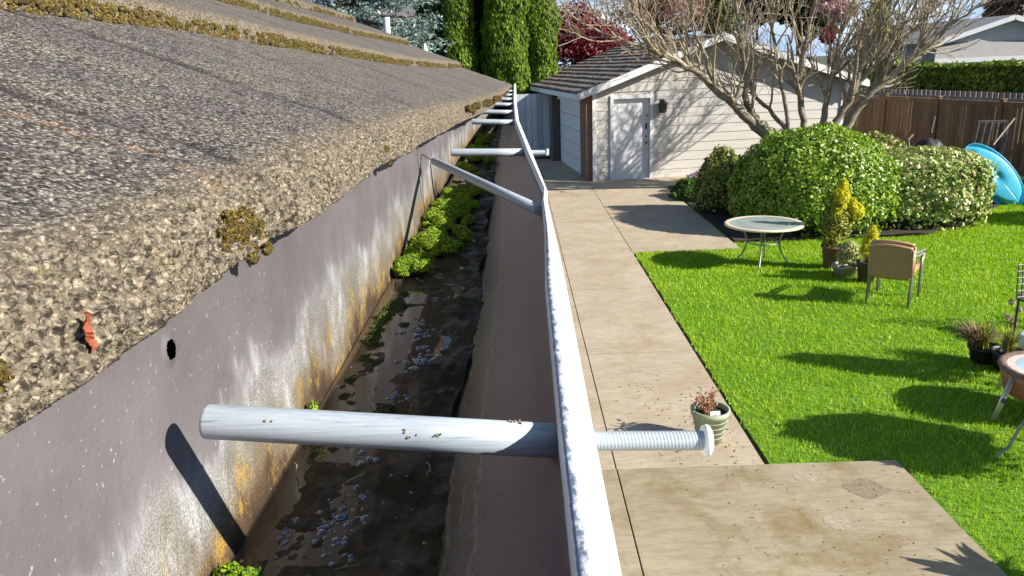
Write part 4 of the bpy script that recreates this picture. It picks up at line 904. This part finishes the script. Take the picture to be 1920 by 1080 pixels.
crown_tree('red_shrub', 'crimson leafed shrub showing between the stems of the bare tree', 1555, 64, 18, 22, 34, [(.25, .012, .03), (.4, .03, .06)], 48, 1800, .09)
crown_tree('pink_shrub', 'pink and cream flowering shrub above the garage eave', 1622, 85, 26, 30, 33, [(.5, .25, .25), (.65, .48, .42), (.3, .22, .08)], 49, 2200, .1)
crown_tree('brown_tree', 'brown budding tree behind the grey neighbour house', 1900, 5, 70, 40, 62, [(.12, .08, .06), (.2, .13, .10)], 50, 5000, .2)
crown_tree('low_green_tree', 'low light green tree at the left end of the clipped hedge', 1672, 140, 40, 45, 29, [(.05, .10, .01), (.14, .22, .02), (.3, .36, .04)], 51, 6000, .10)
# blue spruce behind the roof
def spruce(px, py, Y, h, rad, label, seed, low=.5):
    c = at(px, py, Y); t_ = thing('blue_spruce', label, 'tree', (c[0], Y, 0)); rg = np.random.default_rng(seed); br = MB(); nd_ = MB(); P = []; D = []
    br.tube([(c[0], Y, -.1), (c[0], Y, h)], [.22, .03], 8)
    for k in range(130):
        z = low + (h - low) * (k / 130) ** 1.0; ln = rad * (1 - (z - low) / (h - low)) ** .8 * rg.uniform(.7, 1.1) + .2; a = rg.uniform(0, 2 * np.pi)
        s = np.linspace(0, 1, 9); pts = np.stack([c[0] + np.cos(a) * ln * s, Y + np.sin(a) * ln * s, z - .28 * ln * s + .22 * ln * s ** 2], 1); br.tube(pts, np.linspace(.035, .008, 9), 4)
        n = int(300 * ln); u = rg.uniform(.12, 1, n) ** .8; q = np.stack([np.interp(u, s, pts[:, i]) for i in range(3)], 1)
        wd = (.32 * (1 - u * .6) * ln ** .5)[:, None]; off = rg.normal(size=(n, 3)) * [1, 1, .28] * wd * .6; off[:, 2] -= np.abs(off[:, :2]).sum(1) * .35
        P.append(q + off); dn = off.copy(); dn[:, 2] += .4; D.append(dn / (np.linalg.norm(dn, axis=1)[:, None] + 1e-6))
    nd_.leaves(np.concatenate(P), .036, np.concatenate(D), .5, 2.6)
    nd_.build('crown', leafy('blue_spruce_needles', [(.03, .06, .05), (.09, .15, .13), (.20, .28, .25), (.34, .42, .38)], .1, .6, 1.5), t_); br.build('trunk', BARKD, t_)
spruce(665, 20, 17, 7.5, 2.5, 'blue spruce with drooping branches behind the mossy roof', 61, 2.0)
# teal house beyond
th_ = at(782, 55, 44); tl = thing('teal_house', 'distant light teal house with brown base left of the evergreens', 'house', (th_[0], 44, 0))
b = MB(); b.box((-2, 3, 3.8), (5.6, 6, 3.2)); b.build('wall', simple('teal_siding', (.30, .62, .62), (.26, .56, .56), 4, .7, .2), tl, local=True)
b = MB(); b.box((-2, 3, 1.05), (5.4, 5.9, 2.3)); b.build('lower_wall', simple('brown_base', (.20, .14, .11), (.15, .10, .08), 4, .8), tl, local=True)
b = MB(); b.box((-2, -.06, 4.1), (5.64, .05, .12)); b.box((.3, -.05, 3.9), (.10, .05, 3.0)); b.box((-1.2, -.05, 3.9), (.10, .05, 3.0)); b.build('trim', simple('dark_teal', (.08, .25, .26), (.06, .2, .21)), tl, local=True)
b = MB(); b.add([(-5.2, -.5, 5.35), (1.2, -.5, 5.35), (1.2, 6.5, 5.35), (-5.2, 6.5, 5.35), (-5.2, 3, 6.6), (1.2, 3, 6.6)], [(0, 1, 5, 4), (2, 3, 4, 5), (0, 4, 3), (1, 2, 5), (3, 2, 1, 0)]); b.build('roof', simple('grey_shingle', (.16, .15, .15), (.11, .105, .1), 6, .9), tl, local=True)
# small white finial-like cap past the roof
q = at(797, 90, 6.4); wc = MB(); wc.lathe([(.026, -.22), (.026, -.05), (.020, -.03), (.004, .018)], tuple(q + [0, 0, .02]), 14); tag(wc.build('white_post', white), 'small white pointed post top below the dark evergreen', 'post')
# hedge beyond the fence
def hedge():
    a = np.array([13.6, 30.5]); c = np.array([16.2, 20.0]); n = 30000; Ln = np.linalg.norm(c - a); d = (c - a) / Ln; nn = np.array([d[1], -d[0]])
    t_ = thing('hedge', 'long clipped dark green hedge with bright top beyond the fence', 'hedge', (a[0], a[1], 0), 0)
    s = RNG.uniform(0, Ln, n); f = RNG.uniform(0, 1, n); top = f < .35; hh = 2.52
    off = np.where(top, RNG.uniform(-.6, .6, n), np.where(RNG.uniform(0, 1, n) < .75, .6, -.6) * RNG.uniform(.85, 1.05, n)); z = np.where(top, hh + RNG.normal(size=n) * .05, RNG.uniform(.2, hh, n))
    k = (fbm(np.stack([s * 1.4, z * 1.4, off], 1), 77, 3) - .5) * .35; off = off + np.sign(off) * k * (~top); z = z + k * top * .8
    sgn = 1 if nn[0] < 0 else -1
    p = np.stack([a[0] + d[0] * s + nn[0] * off * sgn, a[1] + d[1] * s + nn[1] * off * sgn, z], 1); nr = np.where(top[:, None], np.array([0, 0, 1.]), np.stack([nn[0] * np.sign(off) * sgn, nn[1] * np.sign(off) * sgn, 0 * off], 1))
    b = MB(); b.leaves(p, .10, nr, .6); b.build('foliage', leafy('hedge_leaf', [(.02, .05, .006), (.06, .12, .008), (.14, .22, .012), (.30, .36, .03)], .25, .5, 1.2), t_)
    b = MB(); m_ = (a + c) / 2; b.box((m_[0], m_[1], 1.18), (Ln, .95, 2.36), math.atan2(d[1], d[0])); b.build('inner_twigs', simple('hedge_interior', (.015, .022, .006), (.01, .014, .004), 10, .95), t_)
hedge()
# grey neighbour house
NY = 40.
nh = thing('grey_house', 'grey gabled neighbour house with shingle roof beyond the hedge', 'house', (at(1892, 33, NY)[0], NY, 0))
pk_ = at(1892, 33, NY)[2]; le = at(1755, 80, NY); hw = float(at(1892, 33, NY)[0] - le[0]); ze = le[2]; lo = at(1722, 113, NY)
GW = simple('grey_siding', (.34, .36, .37), (.29, .31, .32), 3, .8, .2); GR_ = simple('grey_roof_shingle', (.26, .25, .245), (.19, .185, .18), 9, .9, .5, 30, .01)
b = MB(); b.add([(-hw, 0, ze), (hw, 0, ze), (0, 0, pk_), (-hw, 9, ze), (hw, 9, ze), (0, 9, pk_)], [(0, 1, 2), (5, 4, 3)]); b.box((0, 4.5, ze / 2), (2 * hw, 9, ze)); b.box((1.0, .4, (lo[2] - .1) / 2), (2 * hw + 3.6, 3.2, lo[2] - .1)); b.build('wall', GW, nh, local=True)
b = MB()
for s in (-1, 1):
    e2 = hw + .4; z2 = ze - .4 * (pk_ - ze) / hw; v = [(0, -.5, pk_ + .12), (s * e2, -.5, z2 + .12), (s * e2, 9.5, z2 + .12), (0, 9.5, pk_ + .12)]; v += [(x, y, z - .12) for x, y, z in v]; b.add(v, [(0, 1, 2, 3), (7, 6, 5, 4), (0, 4, 5, 1), (1, 5, 6, 2)])
b.build('roof', GR_, nh, local=True)
b = MB(); x0 = lo[0] - at(1892, 33, NY)[0]; x1 = 8.; zl = lo[2]; zu = at(1800, 80, NY)[2]
b.add([(x0, -1.5, zl), (x1, -1.5, zl), (x1, -.004, zu), (x0 + .9, -.004, zu), (x0, -1.5, zl - .15), (x1, -1.5, zl - .15), (x1, 0, zl - .15), (x0, 0, zl - .15)], [(0, 1, 2, 3), (4, 5, 1, 0), (7, 6, 5, 4), (0, 3, 7, 4)]); b.build('porch_roof', GR_, nh, local=True)
b = MB(); b.box(((x0 + x1) / 2, -1.53, zl - .05), (x1 - x0, .05, .22))
for s in (-1, 1): b.beam((0, -.52, pk_ + .0), (s * (hw + .4), -.52, ze - .4 * (pk_ - ze) / hw), .04, .22)
b.build('trim', simple('pale_trim', (.55, .56, .57), (.48, .49, .5), 4, .6), nh, local=True)
# ------------------------------------------------------------------ garden furniture
def gnd(px, py, z=0.):
    g = ray(px, py); t_ = (z - CAMZ) / g[2]; return np.array([g[0] * t_, g[1] * t_, z])
GM = simple('grey_green_metal', (.30, .30, .27), (.22, .22, .20), 20, .45, .1, 80, .001, metal=.4)
CREAM = simple('cream_rim', (.74, .60, .43), (.62, .48, .33), 12, .55, .2, 80, .002)
TG = M_glassy('frosted_pale_glass', (.46, .52, .50), .12)
def round_table(c, rx_, ztop, rz, label, rimm, topm, name='patio_table', band=None):
    t_ = thing(name, label, 'table', (c[0], c[1], 0), rz)
    b = MB(); pr = [(rx_ - .075, ztop + .004), (rx_ - .02, ztop + .007), (rx_ - .004, ztop), (rx_, ztop - .012), (rx_ - .006, ztop - .026), (rx_ - .05, ztop - .030), (rx_ - .075, ztop - .012)]
    b.lathe(pr + [pr[0]], (0, 0, 0), 64, (False, False)); b.build('table_rim', rimm, t_, True, True)
    b = MB(); b.lathe([(rx_ - .070, ztop - .010), (rx_ - .070, ztop + .001)], (0, 0, 0), 64); b.build('table_top', topm, t_, local=True)
    for k in range(4):
        a = k * math.pi / 2 + math.pi / 4; ca, sa = math.cos(a), math.sin(a); b = MB(); s = np.linspace(0, 1, 18)
        rr = np.interp(s, [0, .25, .5, .75, 1], [rx_ * .62, rx_ * .44, rx_ * .40, rx_ * .48, rx_ * .72]); zz = np.interp(s, [0, 1], [ztop - .02, .01])
        rr = np.convolve(np.pad(rr, 2, 'edge'), np.ones(5) / 5, 'valid'); b.tube(np.stack([rr * ca, rr * sa, zz], 1), .014, 10); b.build('leg', GM, t_, True, True)
    b = MB(); th = np.linspace(0, 2 * np.pi, 33); b.tube(np.stack([rx_ * .40 * np.cos(th), rx_ * .40 * np.sin(th), 0 * th + ztop * .55], 1), .010, 8)
    for k in range(2): a = k * math.pi / 2 + math.pi / 4; b.tube([(-rx_ * .4 * math.cos(a), -rx_ * .4 * math.sin(a), ztop * .55), (rx_ * .4 * math.cos(a), rx_ * .4 * math.sin(a), ztop * .55 + .0001)], .008, 8)
    b.build('brace', GM, t_, True, True)
    return t_
round_table((3.80, 11.78), .60, .655, R(22), 'round glass topped patio table with cream rim on the lawn edge', CREAM, TG)
TAN = simple('tan_sling_fabric', (.40, .23, .12), (.33, .185, .095), 30, .8, .35, 400, .001)
WOODC = simple('light_wood_trim', (.50, .32, .18), (.40, .24, .13), 16, .6, .2)
u_ = np.array([.79, -.61]); f_ = np.array([.61, .79])
def chair(cx, cy, dz, label, rz):
    t_ = thing('patio_chair', label, 'chair', (cx, cy, dz), rz, 'stacked tan patio chairs')   # local x = width, y = forward
    w2, dp = .25, .52
    for s in (-1, 1):
        b = MB(); b.tube([(s * w2, -.045, .0), (s * w2, -.01, .38), (s * w2, -.03, .44)], .016, 10); b.build('leg', GM, t_, True, True)
        b = MB(); b.tube([(s * (w2 + .005), dp + .03, .0), (s * (w2 + .005), dp, .40), (s * (w2 + .005), dp - .01, .56)], .016, 10); b.build('leg', GM, t_, True, True)
        b = MB(); b.tube([(s * (w2 + .005), dp - .01, .56), (s * (w2 + .02), dp - .04, .615), (s * (w2 + .02), .2, .64), (s * w2, .02, .66), (s * w2, -.03, .68)], .015, 10); b.build('armrest', GM, t_, True, True)
        b = MB(); b.tube([(s * w2, -.03, .40), (s * w2, -.06, .76)], .018, 10); b.build('back_post', WOODC, t_, True, True)
    P = np.array([[(x, -.045 - (z - .42) * .09 - .05 * (1 - (x / .25) ** 2) * .9, z + .035 * (1 - (x / .25) ** 2) * max(0, (z - .6) / .18)) for x in np.linspace(-.245, .245, 17)] for z in np.linspace(.36, .775, 12)])
    b = MB(); b.grid(P); o = b.build('backrest', TAN, t_, True, True); sm = o.modifiers.new('s', 'SOLIDIFY'); sm.thickness = .016
    b = MB(); top = P[-1]; b.tube([tuple(q) for q in top], .019, 10); b.build('top_rail', WOODC, t_, True, True)
    P = np.array([[(x, y, .415 - .02 * (1 - (x / .25) ** 2) + .025 * y) for x in np.linspace(-.24, .24, 9)] for y in np.linspace(-.02, dp, 9)])
    b = MB(); b.grid(P); o = b.build('seat', TAN, t_, True, True); sm = o.modifiers.new('s', 'SOLIDIFY'); sm.thickness = .018
    return t_
cc = np.array([4.94, 9.40]) - u_ * .25; ang = math.atan2(u_[1], u_[0])
chair(cc[0], cc[1], 0.0, 'lower tan sling chair of the stacked pair on the lawn', ang)
c2 = cc + f_ * .075; chair(c2[0], c2[1], .035, 'upper tan sling chair nested in front on the stacked pair', ang)
# potted conifers beside the chair
def pot(name, label, c, r, h, mat, rimh=.03, cat='plant pot', taper=.72, group=None):
    t_ = thing(name, label, cat, (c[0], c[1], c[2] if len(c) > 2 else .0), group=group); b = MB()
    b.lathe([(r * taper, 0), (r * .97, h - rimh), (r * 1.05, h - rimh + .002), (r * 1.07, h), (r * .94, h), (r * .93, h - .03), (r * .9, h - .05)], (0, 0, 0), 32, (True, False)); b.build('pot', mat, t_, True, True)
    b = MB(); b.lathe([(r * .91, h - .045), (r * .3, h - .035)], (0, 0, 0), 24, (False, True)); b.build('potting_soil', SOIL, t_, local=True); return t_
YEL = leafy('golden_conifer', [(.22, .26, .012), (.48, .48, .012), (.70, .64, .015), (.80, .72, .04)], .35, .6, 6)
def conif(t_, segs, n, leaf, mat, name='foliage'):
    b = MB()
    for (x, y, z, rx_, rz2), nn in zip(segs, np.array([s[3] * s[4] for s in segs]) / sum(s[3] * s[4] for s in segs) * n):
        p, d = crown_pts((x, y, z), (rx_, rx_, rz2), int(nn), int(z * 97), .45, 3, .5); p += 0; d2 = d.copy(); d2[:, 2] += .6; b.leaves(p, leaf, d2, .5, 2.)
    b.build(name, mat, t_, local=True)
TERR = simple('terracotta', (.26, .13, .085), (.18, .09, .06), 10, .8, .3)
GRN2 = leafy('grey_green_conifer', [(.05, .08, .01), (.12, .16, .02), (.28, .30, .03), (.45, .44, .04)], .2, .6, 6)
p1 = pot('potted_conifer', 'tall golden conifer with two tops in a brown pot by the bush', (4.78, 11.45), .18, .34, TERR, cat='potted plant')
conif(p1, [(-.06, 0, .50, .15, .22), (.02, 0, .74, .19, .26), (-.05, 0, .92, .12, .22), (.12, 0, .62, .13, .2), (-.14, .02, .66, .08, .14)], 5200, .024, GRN2, 'foliage'); conif(p1, [(.04, -.02, 1.06, .13, .20), (.07, 0, 1.24, .07, .13), (.26, -.03, .86, .13, .15), (.20, -.06, .98, .07, .1), (-.02, -.08, .84, .07, .13)], 4600, .022, YEL, 'golden_tips')
b = MB(); b.tube([(0, 0, .3), (0, 0, .9)], .02, 8); b.build('stem', BARKD, p1, local=True)
p2 = pot('potted_plant', 'pale cream leafed plant in a wide stone bowl', (4.78, 10.98), .19, .16, simple('stone_bowl', (.42, .38, .30), (.32, .28, .22), 14, .85, .4), cat='potted plant')
conif(p2, [(.03, 0, .36, .16, .16), (-.03, 0, .28, .13, .10)], 1800, .026, leafy('cream_green_leaf', [(.12, .16, .03), (.36, .38, .12), (.6, .56, .28)], .25, .6, 8))
p3 = pot('potted_conifer', 'short golden conifer in a dark pot right behind the chair back', (4.93, 10.62), .145, .30, simple('dark_clay', (.07, .05, .04), (.045, .03, .025), 12, .7), cat='potted plant')
conif(p3, [(.02, 0, .50, .13, .20), (.03, 0, .68, .08, .14), (.08, -.03, .25, .08, .2)], 3000, .022, YEL); b = MB(); b.tube([(0, 0, .26), (0, 0, .6)], .015, 8); b.build('stem', BARKD, p3, local=True)
# broken shards on the stone bowl
b = MB(); b.box((4.66, 10.93, .175), (.10, .06, .02), .4, .1); b.box((4.74, 10.88, .18), (.07, .05, .018), 1.2); tag(bevel(b.build('stone', simple('pale_stone', (.55, .50, .42), (.45, .4, .33), 20, .8)), .008), 'pale stone chips resting on the rim of the stone bowl', 'stone')
# green pot on the path
GP_ = simple('sage_green_plastic', (.33, .38, .25), (.27, .31, .20), 8, .5, .1)
p4 = pot('green_pot', 'ribbed sage green pot with withered plant on the path edge', (1.56, 5.98, .022), .155, .30, GP_, .05, 'potted plant', .66)
b = MB()
for zz in (.06, .11, .16, .21): r = .155 * (.66 + .31 * zz / .25); b.lathe([(r - .002, zz - .006), (r + .005, zz), (r - .001, zz + .006)], (0, 0, 0), 32, (False, False))
b.build('rib', GP_, p4, True, True)
b = MB(); rg = np.random.default_rng(8); TW = []
for k in range(13):
    a = rg.uniform(0, 6.28); d = np.array([math.cos(a) * .5 - .15, math.sin(a) * .5, 1.]); branch(b, (rg.uniform(-.06, .03), rg.uniform(-.05, .05), .26), d, .13, .004, 1, rg, .1, .6, 4, 2, .0015, .2, TW)
b.build('stems', simple('dead_stem', (.30, .17, .10), (.2, .10, .06), 20, .8, .2), p4, local=True)
b = MB(); TW = np.array(TW); b.leaves(TW + rg.normal(size=TW.shape) * .008, .028, None, 1, 1.3); b.build('withered_leaves', leafy('withered_leaf', [(.18, .07, .04), (.38, .18, .10), (.55, .32, .18)], .2, .7, 30), p4, local=True)
b = MB(); b.box((.012, -.125, .285), (.085, .004, .085), .12, -.25); b.build('plant_tag', simple('white_tag', (.8, .78, .76), (.72, .70, .68), 5, .4, 0), p4, local=True)
b = MB(); b.lathe([(.020, 0), (.020, .002)], (0, 0, 0), 20); o = b.build('tag_picture', simple('pink_print', (.8, .32, .55), (.75, .25, .45), 30, .4, 0), p4, local=True); o.location = (.012, -.137, .287); o.rotation_euler = (R(90) - .25, 0, .12)
# second table, terracotta sided with pale top
t2 = thing('bowl_table', 'round terracotta sided table with pale blue top and tubular legs at the right edge', 'table', (4.64, 6.30, 0))
b = MB(); th = np.linspace(0, 2 * np.pi, 120, endpoint=False); P = []
for r, z in [(.345, .445), (.37, .458), (.395, .458), (.412, .445), (.41, .42), (.395, .412)]: P.append(np.stack([(r + .004 * np.cos(th * 24)) * np.cos(th), (r + .004 * np.cos(th * 24)) * np.sin(th), th * 0 + z], 1))
P = np.array(P); P = np.concatenate([P, P[:, :1]], 1); b.grid(P[:, ::-1]); b.build('table_rim', simple('scalloped_brown_rim', (.20, .13, .10), (.12, .08, .065), 18, .6, .3), t2, True, True)
b = MB(); b.lathe([(.30, .19), (.345, .20), (.385, .36), (.397, .42)], (0, 0, 0), 64); b.build('bowl', simple('terracotta_side', (.40, .16, .09), (.33, .125, .07), 6, .6, .2), t2, True, True)
b = MB(); b.lathe([(.345, .442), (.28, .446)], (0, 0, 0), 64, (False, False)); b.build('pink_ring', simple('pale_pink_ring', (.72, .60, .54), (.66, .54, .48), 8, .5), t2, True, True)
b = MB(); b.lathe([(.29, .436), (.29, .4445)], (0, 0, 0), 64); b.build('table_top', M_glassy('pale_blue_top', (.50, .64, .64), .15), t2, local=True)
ALU = simple('brushed_aluminium', (.62, .62, .56), (.5, .5, .45), 20, .35, .1, 80, .001, metal=.6)
l0 = gnd(1862, 790) - np.array([4.64, 6.30, 0]); 
for k, a in enumerate((0, 1.5708, 3.1416, 4.7124)):
    ca, sa = math.cos(a), math.sin(a); ft = np.array([l0[0] * ca - l0[1] * sa, l0[0] * sa + l0[1] * ca, 0]); tp = np.array([ft[0] * .74, ft[1] * .74, .40])
    b = MB(); mid = ft * .45 + tp * .55
    for s in (-1, 1): b.tube([tp + [s * .013, 0, 0], ft + [s * .013, 0, .012]], .014, 10)
    lg = b.build('leg', ALU, t2, True, True); b = MB(); b.beam(mid * .96 + ft * .04, mid * .80 + ft * .20, .066, .05); b.build('leg_clip', DARKM, lg, False, True); lg.children[0].location = (0, 0, 0)
# hose like curved dark leg near the table
q0, q1, q2, q3 = gnd(1866, 858, .01), gnd(1890, 842, .06), gnd(1915, 805, .20), gnd(1935, 770, .42)
off = thing('lawn_chair', 'grey curved leg garden chair mostly outside the right edge', 'chair', (4.35, 5.6, 0)); b = MB(); s = np.linspace(0, 1, 14)
cp = np.array([np.interp(s, [0, .3, .65, 1], [q[i] for q in (q0, q1, q2, q3)]) for i in range(3)]).T; cp[:, 2] = np.interp(s, [0, .3, .65, 1], [.012, .07, .25, .42]); b.tube(cp, .012, 8); b.build('leg', GM, off, True)
b = MB(); e0 = cp[-1]; cp2 = cp + [.42, -.28, 0]; b.tube(cp2, .012, 8); b.build('leg', GM, off, True)
b = MB(); b.tube([e0, e0 + [.42, -.28, 0]], .012, 8); b.tube([e0, e0 + [.3, .42, .02], e0 + [.34, .5, .42]], .012, 8); b.tube([cp2[-1], cp2[-1] + [.3, .42, .02], cp2[-1] + [.34, .5, .42]], .012, 8); b.build('frame', GM, off, True)
b = MB(); P = np.array([[e0 + np.array([.42, -.28, 0]) * i + np.array([.3, .42, .02]) * j for i in (0, .5, 1)] for j in (0, .5, 1)]); b.grid(P); P = np.array([[e0 + np.array([.3, .42, .02]) + np.array([.42, -.28, 0]) * i + np.array([.04, .08, .40]) * j for i in (0, .5, 1)] for j in (.1, .5, 1)]); b.grid(P); b.build('sling', TAN, off)
# dried grass pot and wire stand at right
def tuft(t_, n, h, spread, mat, name, z0=.2, wd=.006, seed=1, c=(0, 0)):
    rg = np.random.default_rng(seed); V = []; b = MB()
    for k in range(n):
        a = rg.uniform(0, 6.28); l = h * rg.uniform(.5, 1.1); s = np.linspace(0, 1, 5); rr = spread * rg.uniform(.2, 1) * s ** 1.6; dr_ = .25 * l * s ** 3 * rg.uniform(0, 1.8)
        p = np.stack([c[0] + np.cos(a) * rr + rg.normal() * .02, c[1] + np.sin(a) * rr + rg.normal() * .02, z0 + l * s - dr_], 1); sd_ = np.array([-math.sin(a), math.cos(a), 0]) * wd
        wv = (1 - s ** 2 * .9)[:, None]; b.grid(np.stack([p - sd_ * wv, p + sd_ * wv], 1))
    b.build(name, mat, t_, local=True)
g = gnd(1842, 678); DRY = leafy('dry_brown_blade', [(.10, .07, .035), (.26, .18, .09), (.40, .30, .17)], .25, .8, 10); DGN = leafy('fresh_blade', [(.08, .14, .01), (.25, .35, .03), (.5, .5, .08)], .3, .6, 10)
BLK = simple('black_plastic', (.025, .023, .022), (.015, .014, .013), 8, .5)
d1 = pot('potted_grass', 'dried brown grass clump in a black pot on the lawn', (g[0], g[1]), .15, .18, BLK, cat='potted plant'); tuft(d1, 420, .28, .30, DRY, 'dry_blades', .15, .009, 3, (-.07, .05)); tuft(d1, 40, .40, .12, DGN, 'green_blades', .15, .009, 4)
g = gnd(1880, 690); d2 = pot('potted_grass', 'dark pot of straggly yellow stems beside the dried grass', (g[0] + .02, g[1] - .03), .16, .20, BLK, cat='potted plant'); tuft(d2, 120, .32, .2, DRY, 'dry_blades', .15, .006, 7); tuft(d2, 60, .40, .14, DGN, 'green_blades', .15, .007, 8)
g = gnd(1905, 672); ws = thing('wire_chair', 'dark woven metal chair with dead flower heads at the right edge', 'chair', (at(1893, 600, 8.35)[0] + .27, 8.35, 0), R(12))
b = MB()
for i in range(9): b.tube([(-.25 + i * .062, .02, .42), (-.23 + i * .058, .08, .82)], .007, 6)
for j in range(6): b.tube([(-.25, .02 + j * .01, .44 + j * .073), (.25, .02 + j * .01, .44 + j * .073)], .007, 6)
b.build('backrest', DARKM, ws, local=True)
b = MB(); b.box((0, -.2, .42), (.5, .44, .02)); b.build('seat', DARKM, ws, local=True)
for sx_ in (-1, 1):
    for sy_ in (0, -.42): b = MB(); b.tube([(sx_ * .24, sy_, .0), (sx_ * .24, sy_, .43)], .012, 8); b.build('leg', DARKM, ws, local=True)
b = MB(); g = gnd(1917, 664)
b.lathe([(.10, 0), (.13, .03), (.14, .20), (.125, .21)], tuple(g + [.09, 0, .01]), 24); tag(b.build('white_bucket', white, smooth=True), 'small white tub on the grass in front of the dark wire chair', 'bucket')
g = at(1902, 585, 8.7); d3 = thing('dead_flower_plant', 'pale dead flower heads in front of the wire chair', 'plant', (g[0], g[1], 0)); tuft(d3, 30, g[2], .12, DRY, 'stems', .0, .004, 13)
fm = leafy('dead_flower', [(.30, .24, .2), (.5, .42, .36)], .2, .8, 20)
for _ in range(8): b = MB(); p, d = crown_pts(g + RNG.normal(size=3) * [.09, .09, .10], (.035, .035, .035), 90, 3); b.leaves(p, .018, d); b.build('flower_head', fm, d3)
# palm inferred from its shadow, and unseen shrubs added to shade the lawn
tl = pot('potted_palm', 'spiky palm like plant in a clay pot on the patio edge', (3.50, 3.82, .0), .17, .30, TERR, cat='potted plant'); b = MB(); rg = np.random.default_rng(17)
for k in range(46):
    a = rg.uniform(0, 6.28); el = rg.uniform(.2, 1.3); l = rg.uniform(.28, .45); s = np.linspace(0, 1, 6); d = np.array([math.cos(a) * math.cos(el), math.sin(a) * math.cos(el), math.sin(el)])
    p = np.array([0, 0, .33]) + np.outer(s * l, d) - np.outer(s ** 2.2 * .10, [0, 0, 1]); sd_ = np.array([-math.sin(a), math.cos(a), 0]) * .042; wv = np.sin(np.pi * np.clip(s * .9 + .1, 0, 1))[:, None]; b.grid(np.stack([p - sd_ * wv, p + sd_ * wv], 1))
b.build('fronds', leafy('palm_frond', [(.04, .09, .01), (.10, .18, .02)], .2), tl, local=True)
shrub('unseen_shrub', 'round shrub added out of view right of the patio corner for its shadow', 'bush', (4.78, 5.22, .9), (.46, .46, .52), 5000, .05, BIGL, 72, .3, 3., core=False)
shrub('unseen_shrub', 'narrow conical shrub added out of view at the right lawn edge for its shadow', 'bush', (5.35, 6.85, .8), (.24, .24, .75), 3500, .05, BIGL, 70, .3, 3., core=False)
shrub('unseen_shrub', 'low rounded shrub added out of view down the right lawn edge for its shadow', 'bush', (6.3, 6.1, .4), (.5, .4, .45), 3000, .05, BIGL, 71, .3, 3., core=False)
shrub('unseen_shrub', 'small shrub added out of view near the right patio side for its shadow', 'bush', (4.9, 4.2, .35), (.5, .35, .35), 3000, .05, BIGL, 75, .3, 3., core=False)
shrub('unseen_shrub', 'tall unseen shrub added by the fence right of the blue pool', 'bush', (12.3, 13.2, .9), (.8, .8, 1.3), 4000, .08, BIGL, 73, .4, 3., core=False)
# ------------------------------------------------------------------ things by the fence
g = at(1870, 325, 15.8); pool = thing('kiddie_pool', 'blue plastic paddling pool leaning against the fence', 'paddling pool', (9.95, 15.75, 0))
# a disc shell tipped on edge: rim traced as a leaning oval
c0 = at(1862, 330, 15.95); ax = np.array([.50, -.18, -.62]); bx2 = np.array([-.33, -.02, -.20]); nrm_ = np.cross(ax, bx2); nrm_ /= np.linalg.norm(nrm_)
P = []; th = np.linspace(0, 2 * np.pi, 73)
for r, dpt in [(0, .16), (.4, .165), (.74, .16), (.80, .15), (.86, .03), (.90, .0), (.97, -.005), (1.0, .01), (1.0, .035)]:
    P.append([c0 + ax * r * math.cos(a) * 1.0 + bx2 * r * math.sin(a) - nrm_ * (dpt + .006 * math.cos(a * 18) * (.8 < r < .9)) for a in th])
b = MB(); b.grid(np.array(P)); o = b.build('pool_shell', simple('blue_plastic', (.07, .46, .64), (.05, .38, .56), 5, .35, .1), pool, smooth=True); sm = o.modifiers.new('s', 'SOLIDIFY'); sm.thickness = .012
wo = M_wood('weathered_grey_wood', (.26, .23, .20), (.15, .13, .11), 'z', 12)
q = at(1850, 262, 18.3); lc = thing('wooden_lounger', 'folded weathered slatted garden chair leaning on the fence', 'chair', (q[0], 18.3, 0), R(-20)); b = MB()
for i in range(5): b.beam((-.30 + i * .15, .0 - .0, .45), (-.14 + i * .13, .25, 1.42), .085, .022)
b.beam((-.34, -.03, .50), (.34, -.03, .55), .03, .06); b.beam((-.18, .24, 1.44), (.44, .24, 1.44), .05, .06); b.build('slats', wo, lc, local=True)
b = MB(); b.beam((-.36, 0, .0), (-.16, .24, 1.4), .04, .05); b.beam((.36, 0, .0), (.44, .24, 1.4), .04, .05); b.build('frame', wo, lc, local=True)
for (a0, a1, lab) in (((1862, 272), (1902, 222), 'long grey pole leaning on the fence above the pool'), ((1873, 300), (1890, 255), 'short grey stake leaning beside the long pole')):
    b = MB(); b.tube([at(*a0, 17.6), at(*a1, 18.4)], .02, 8); tag(b.build('pole', wo), lab, 'pole')
q = at(1745, 268, 17.6); b = MB(); b.grid(blob((q[0], 17.6, q[2] * .55), (.42, .35, q[2] * .55), 4, 20, .25, 2)); tag(b.build('garden_bag', simple('black_sack', (.02, .02, .02), (.012, .012, .012), 6, .55, .4, 20, .02), smooth=True), 'black sack slumped behind the variegated bush', 'sack')
b = MB(); b.tube([at(1705, 290, 15.6), at(1703, 262, 15.65), at(1712, 252, 15.7)], .02, 6); tag(b.build('cut_branch', BARK), 'pale bent cut branch sticking up from the variegated bush', 'branch')
for x, y, sgn in ((1735, 248, 1),):
    b = MB(); b.tube([at(1745, 250, 17.9), at(1752, 218, 18.1)], .03, 6); tag(b.build('tool_handle', simple('dark_handle', (.04, .03, .03), (.03, .02, .02))), 'short dark tool handle against the fence above the black sack', 'tool')
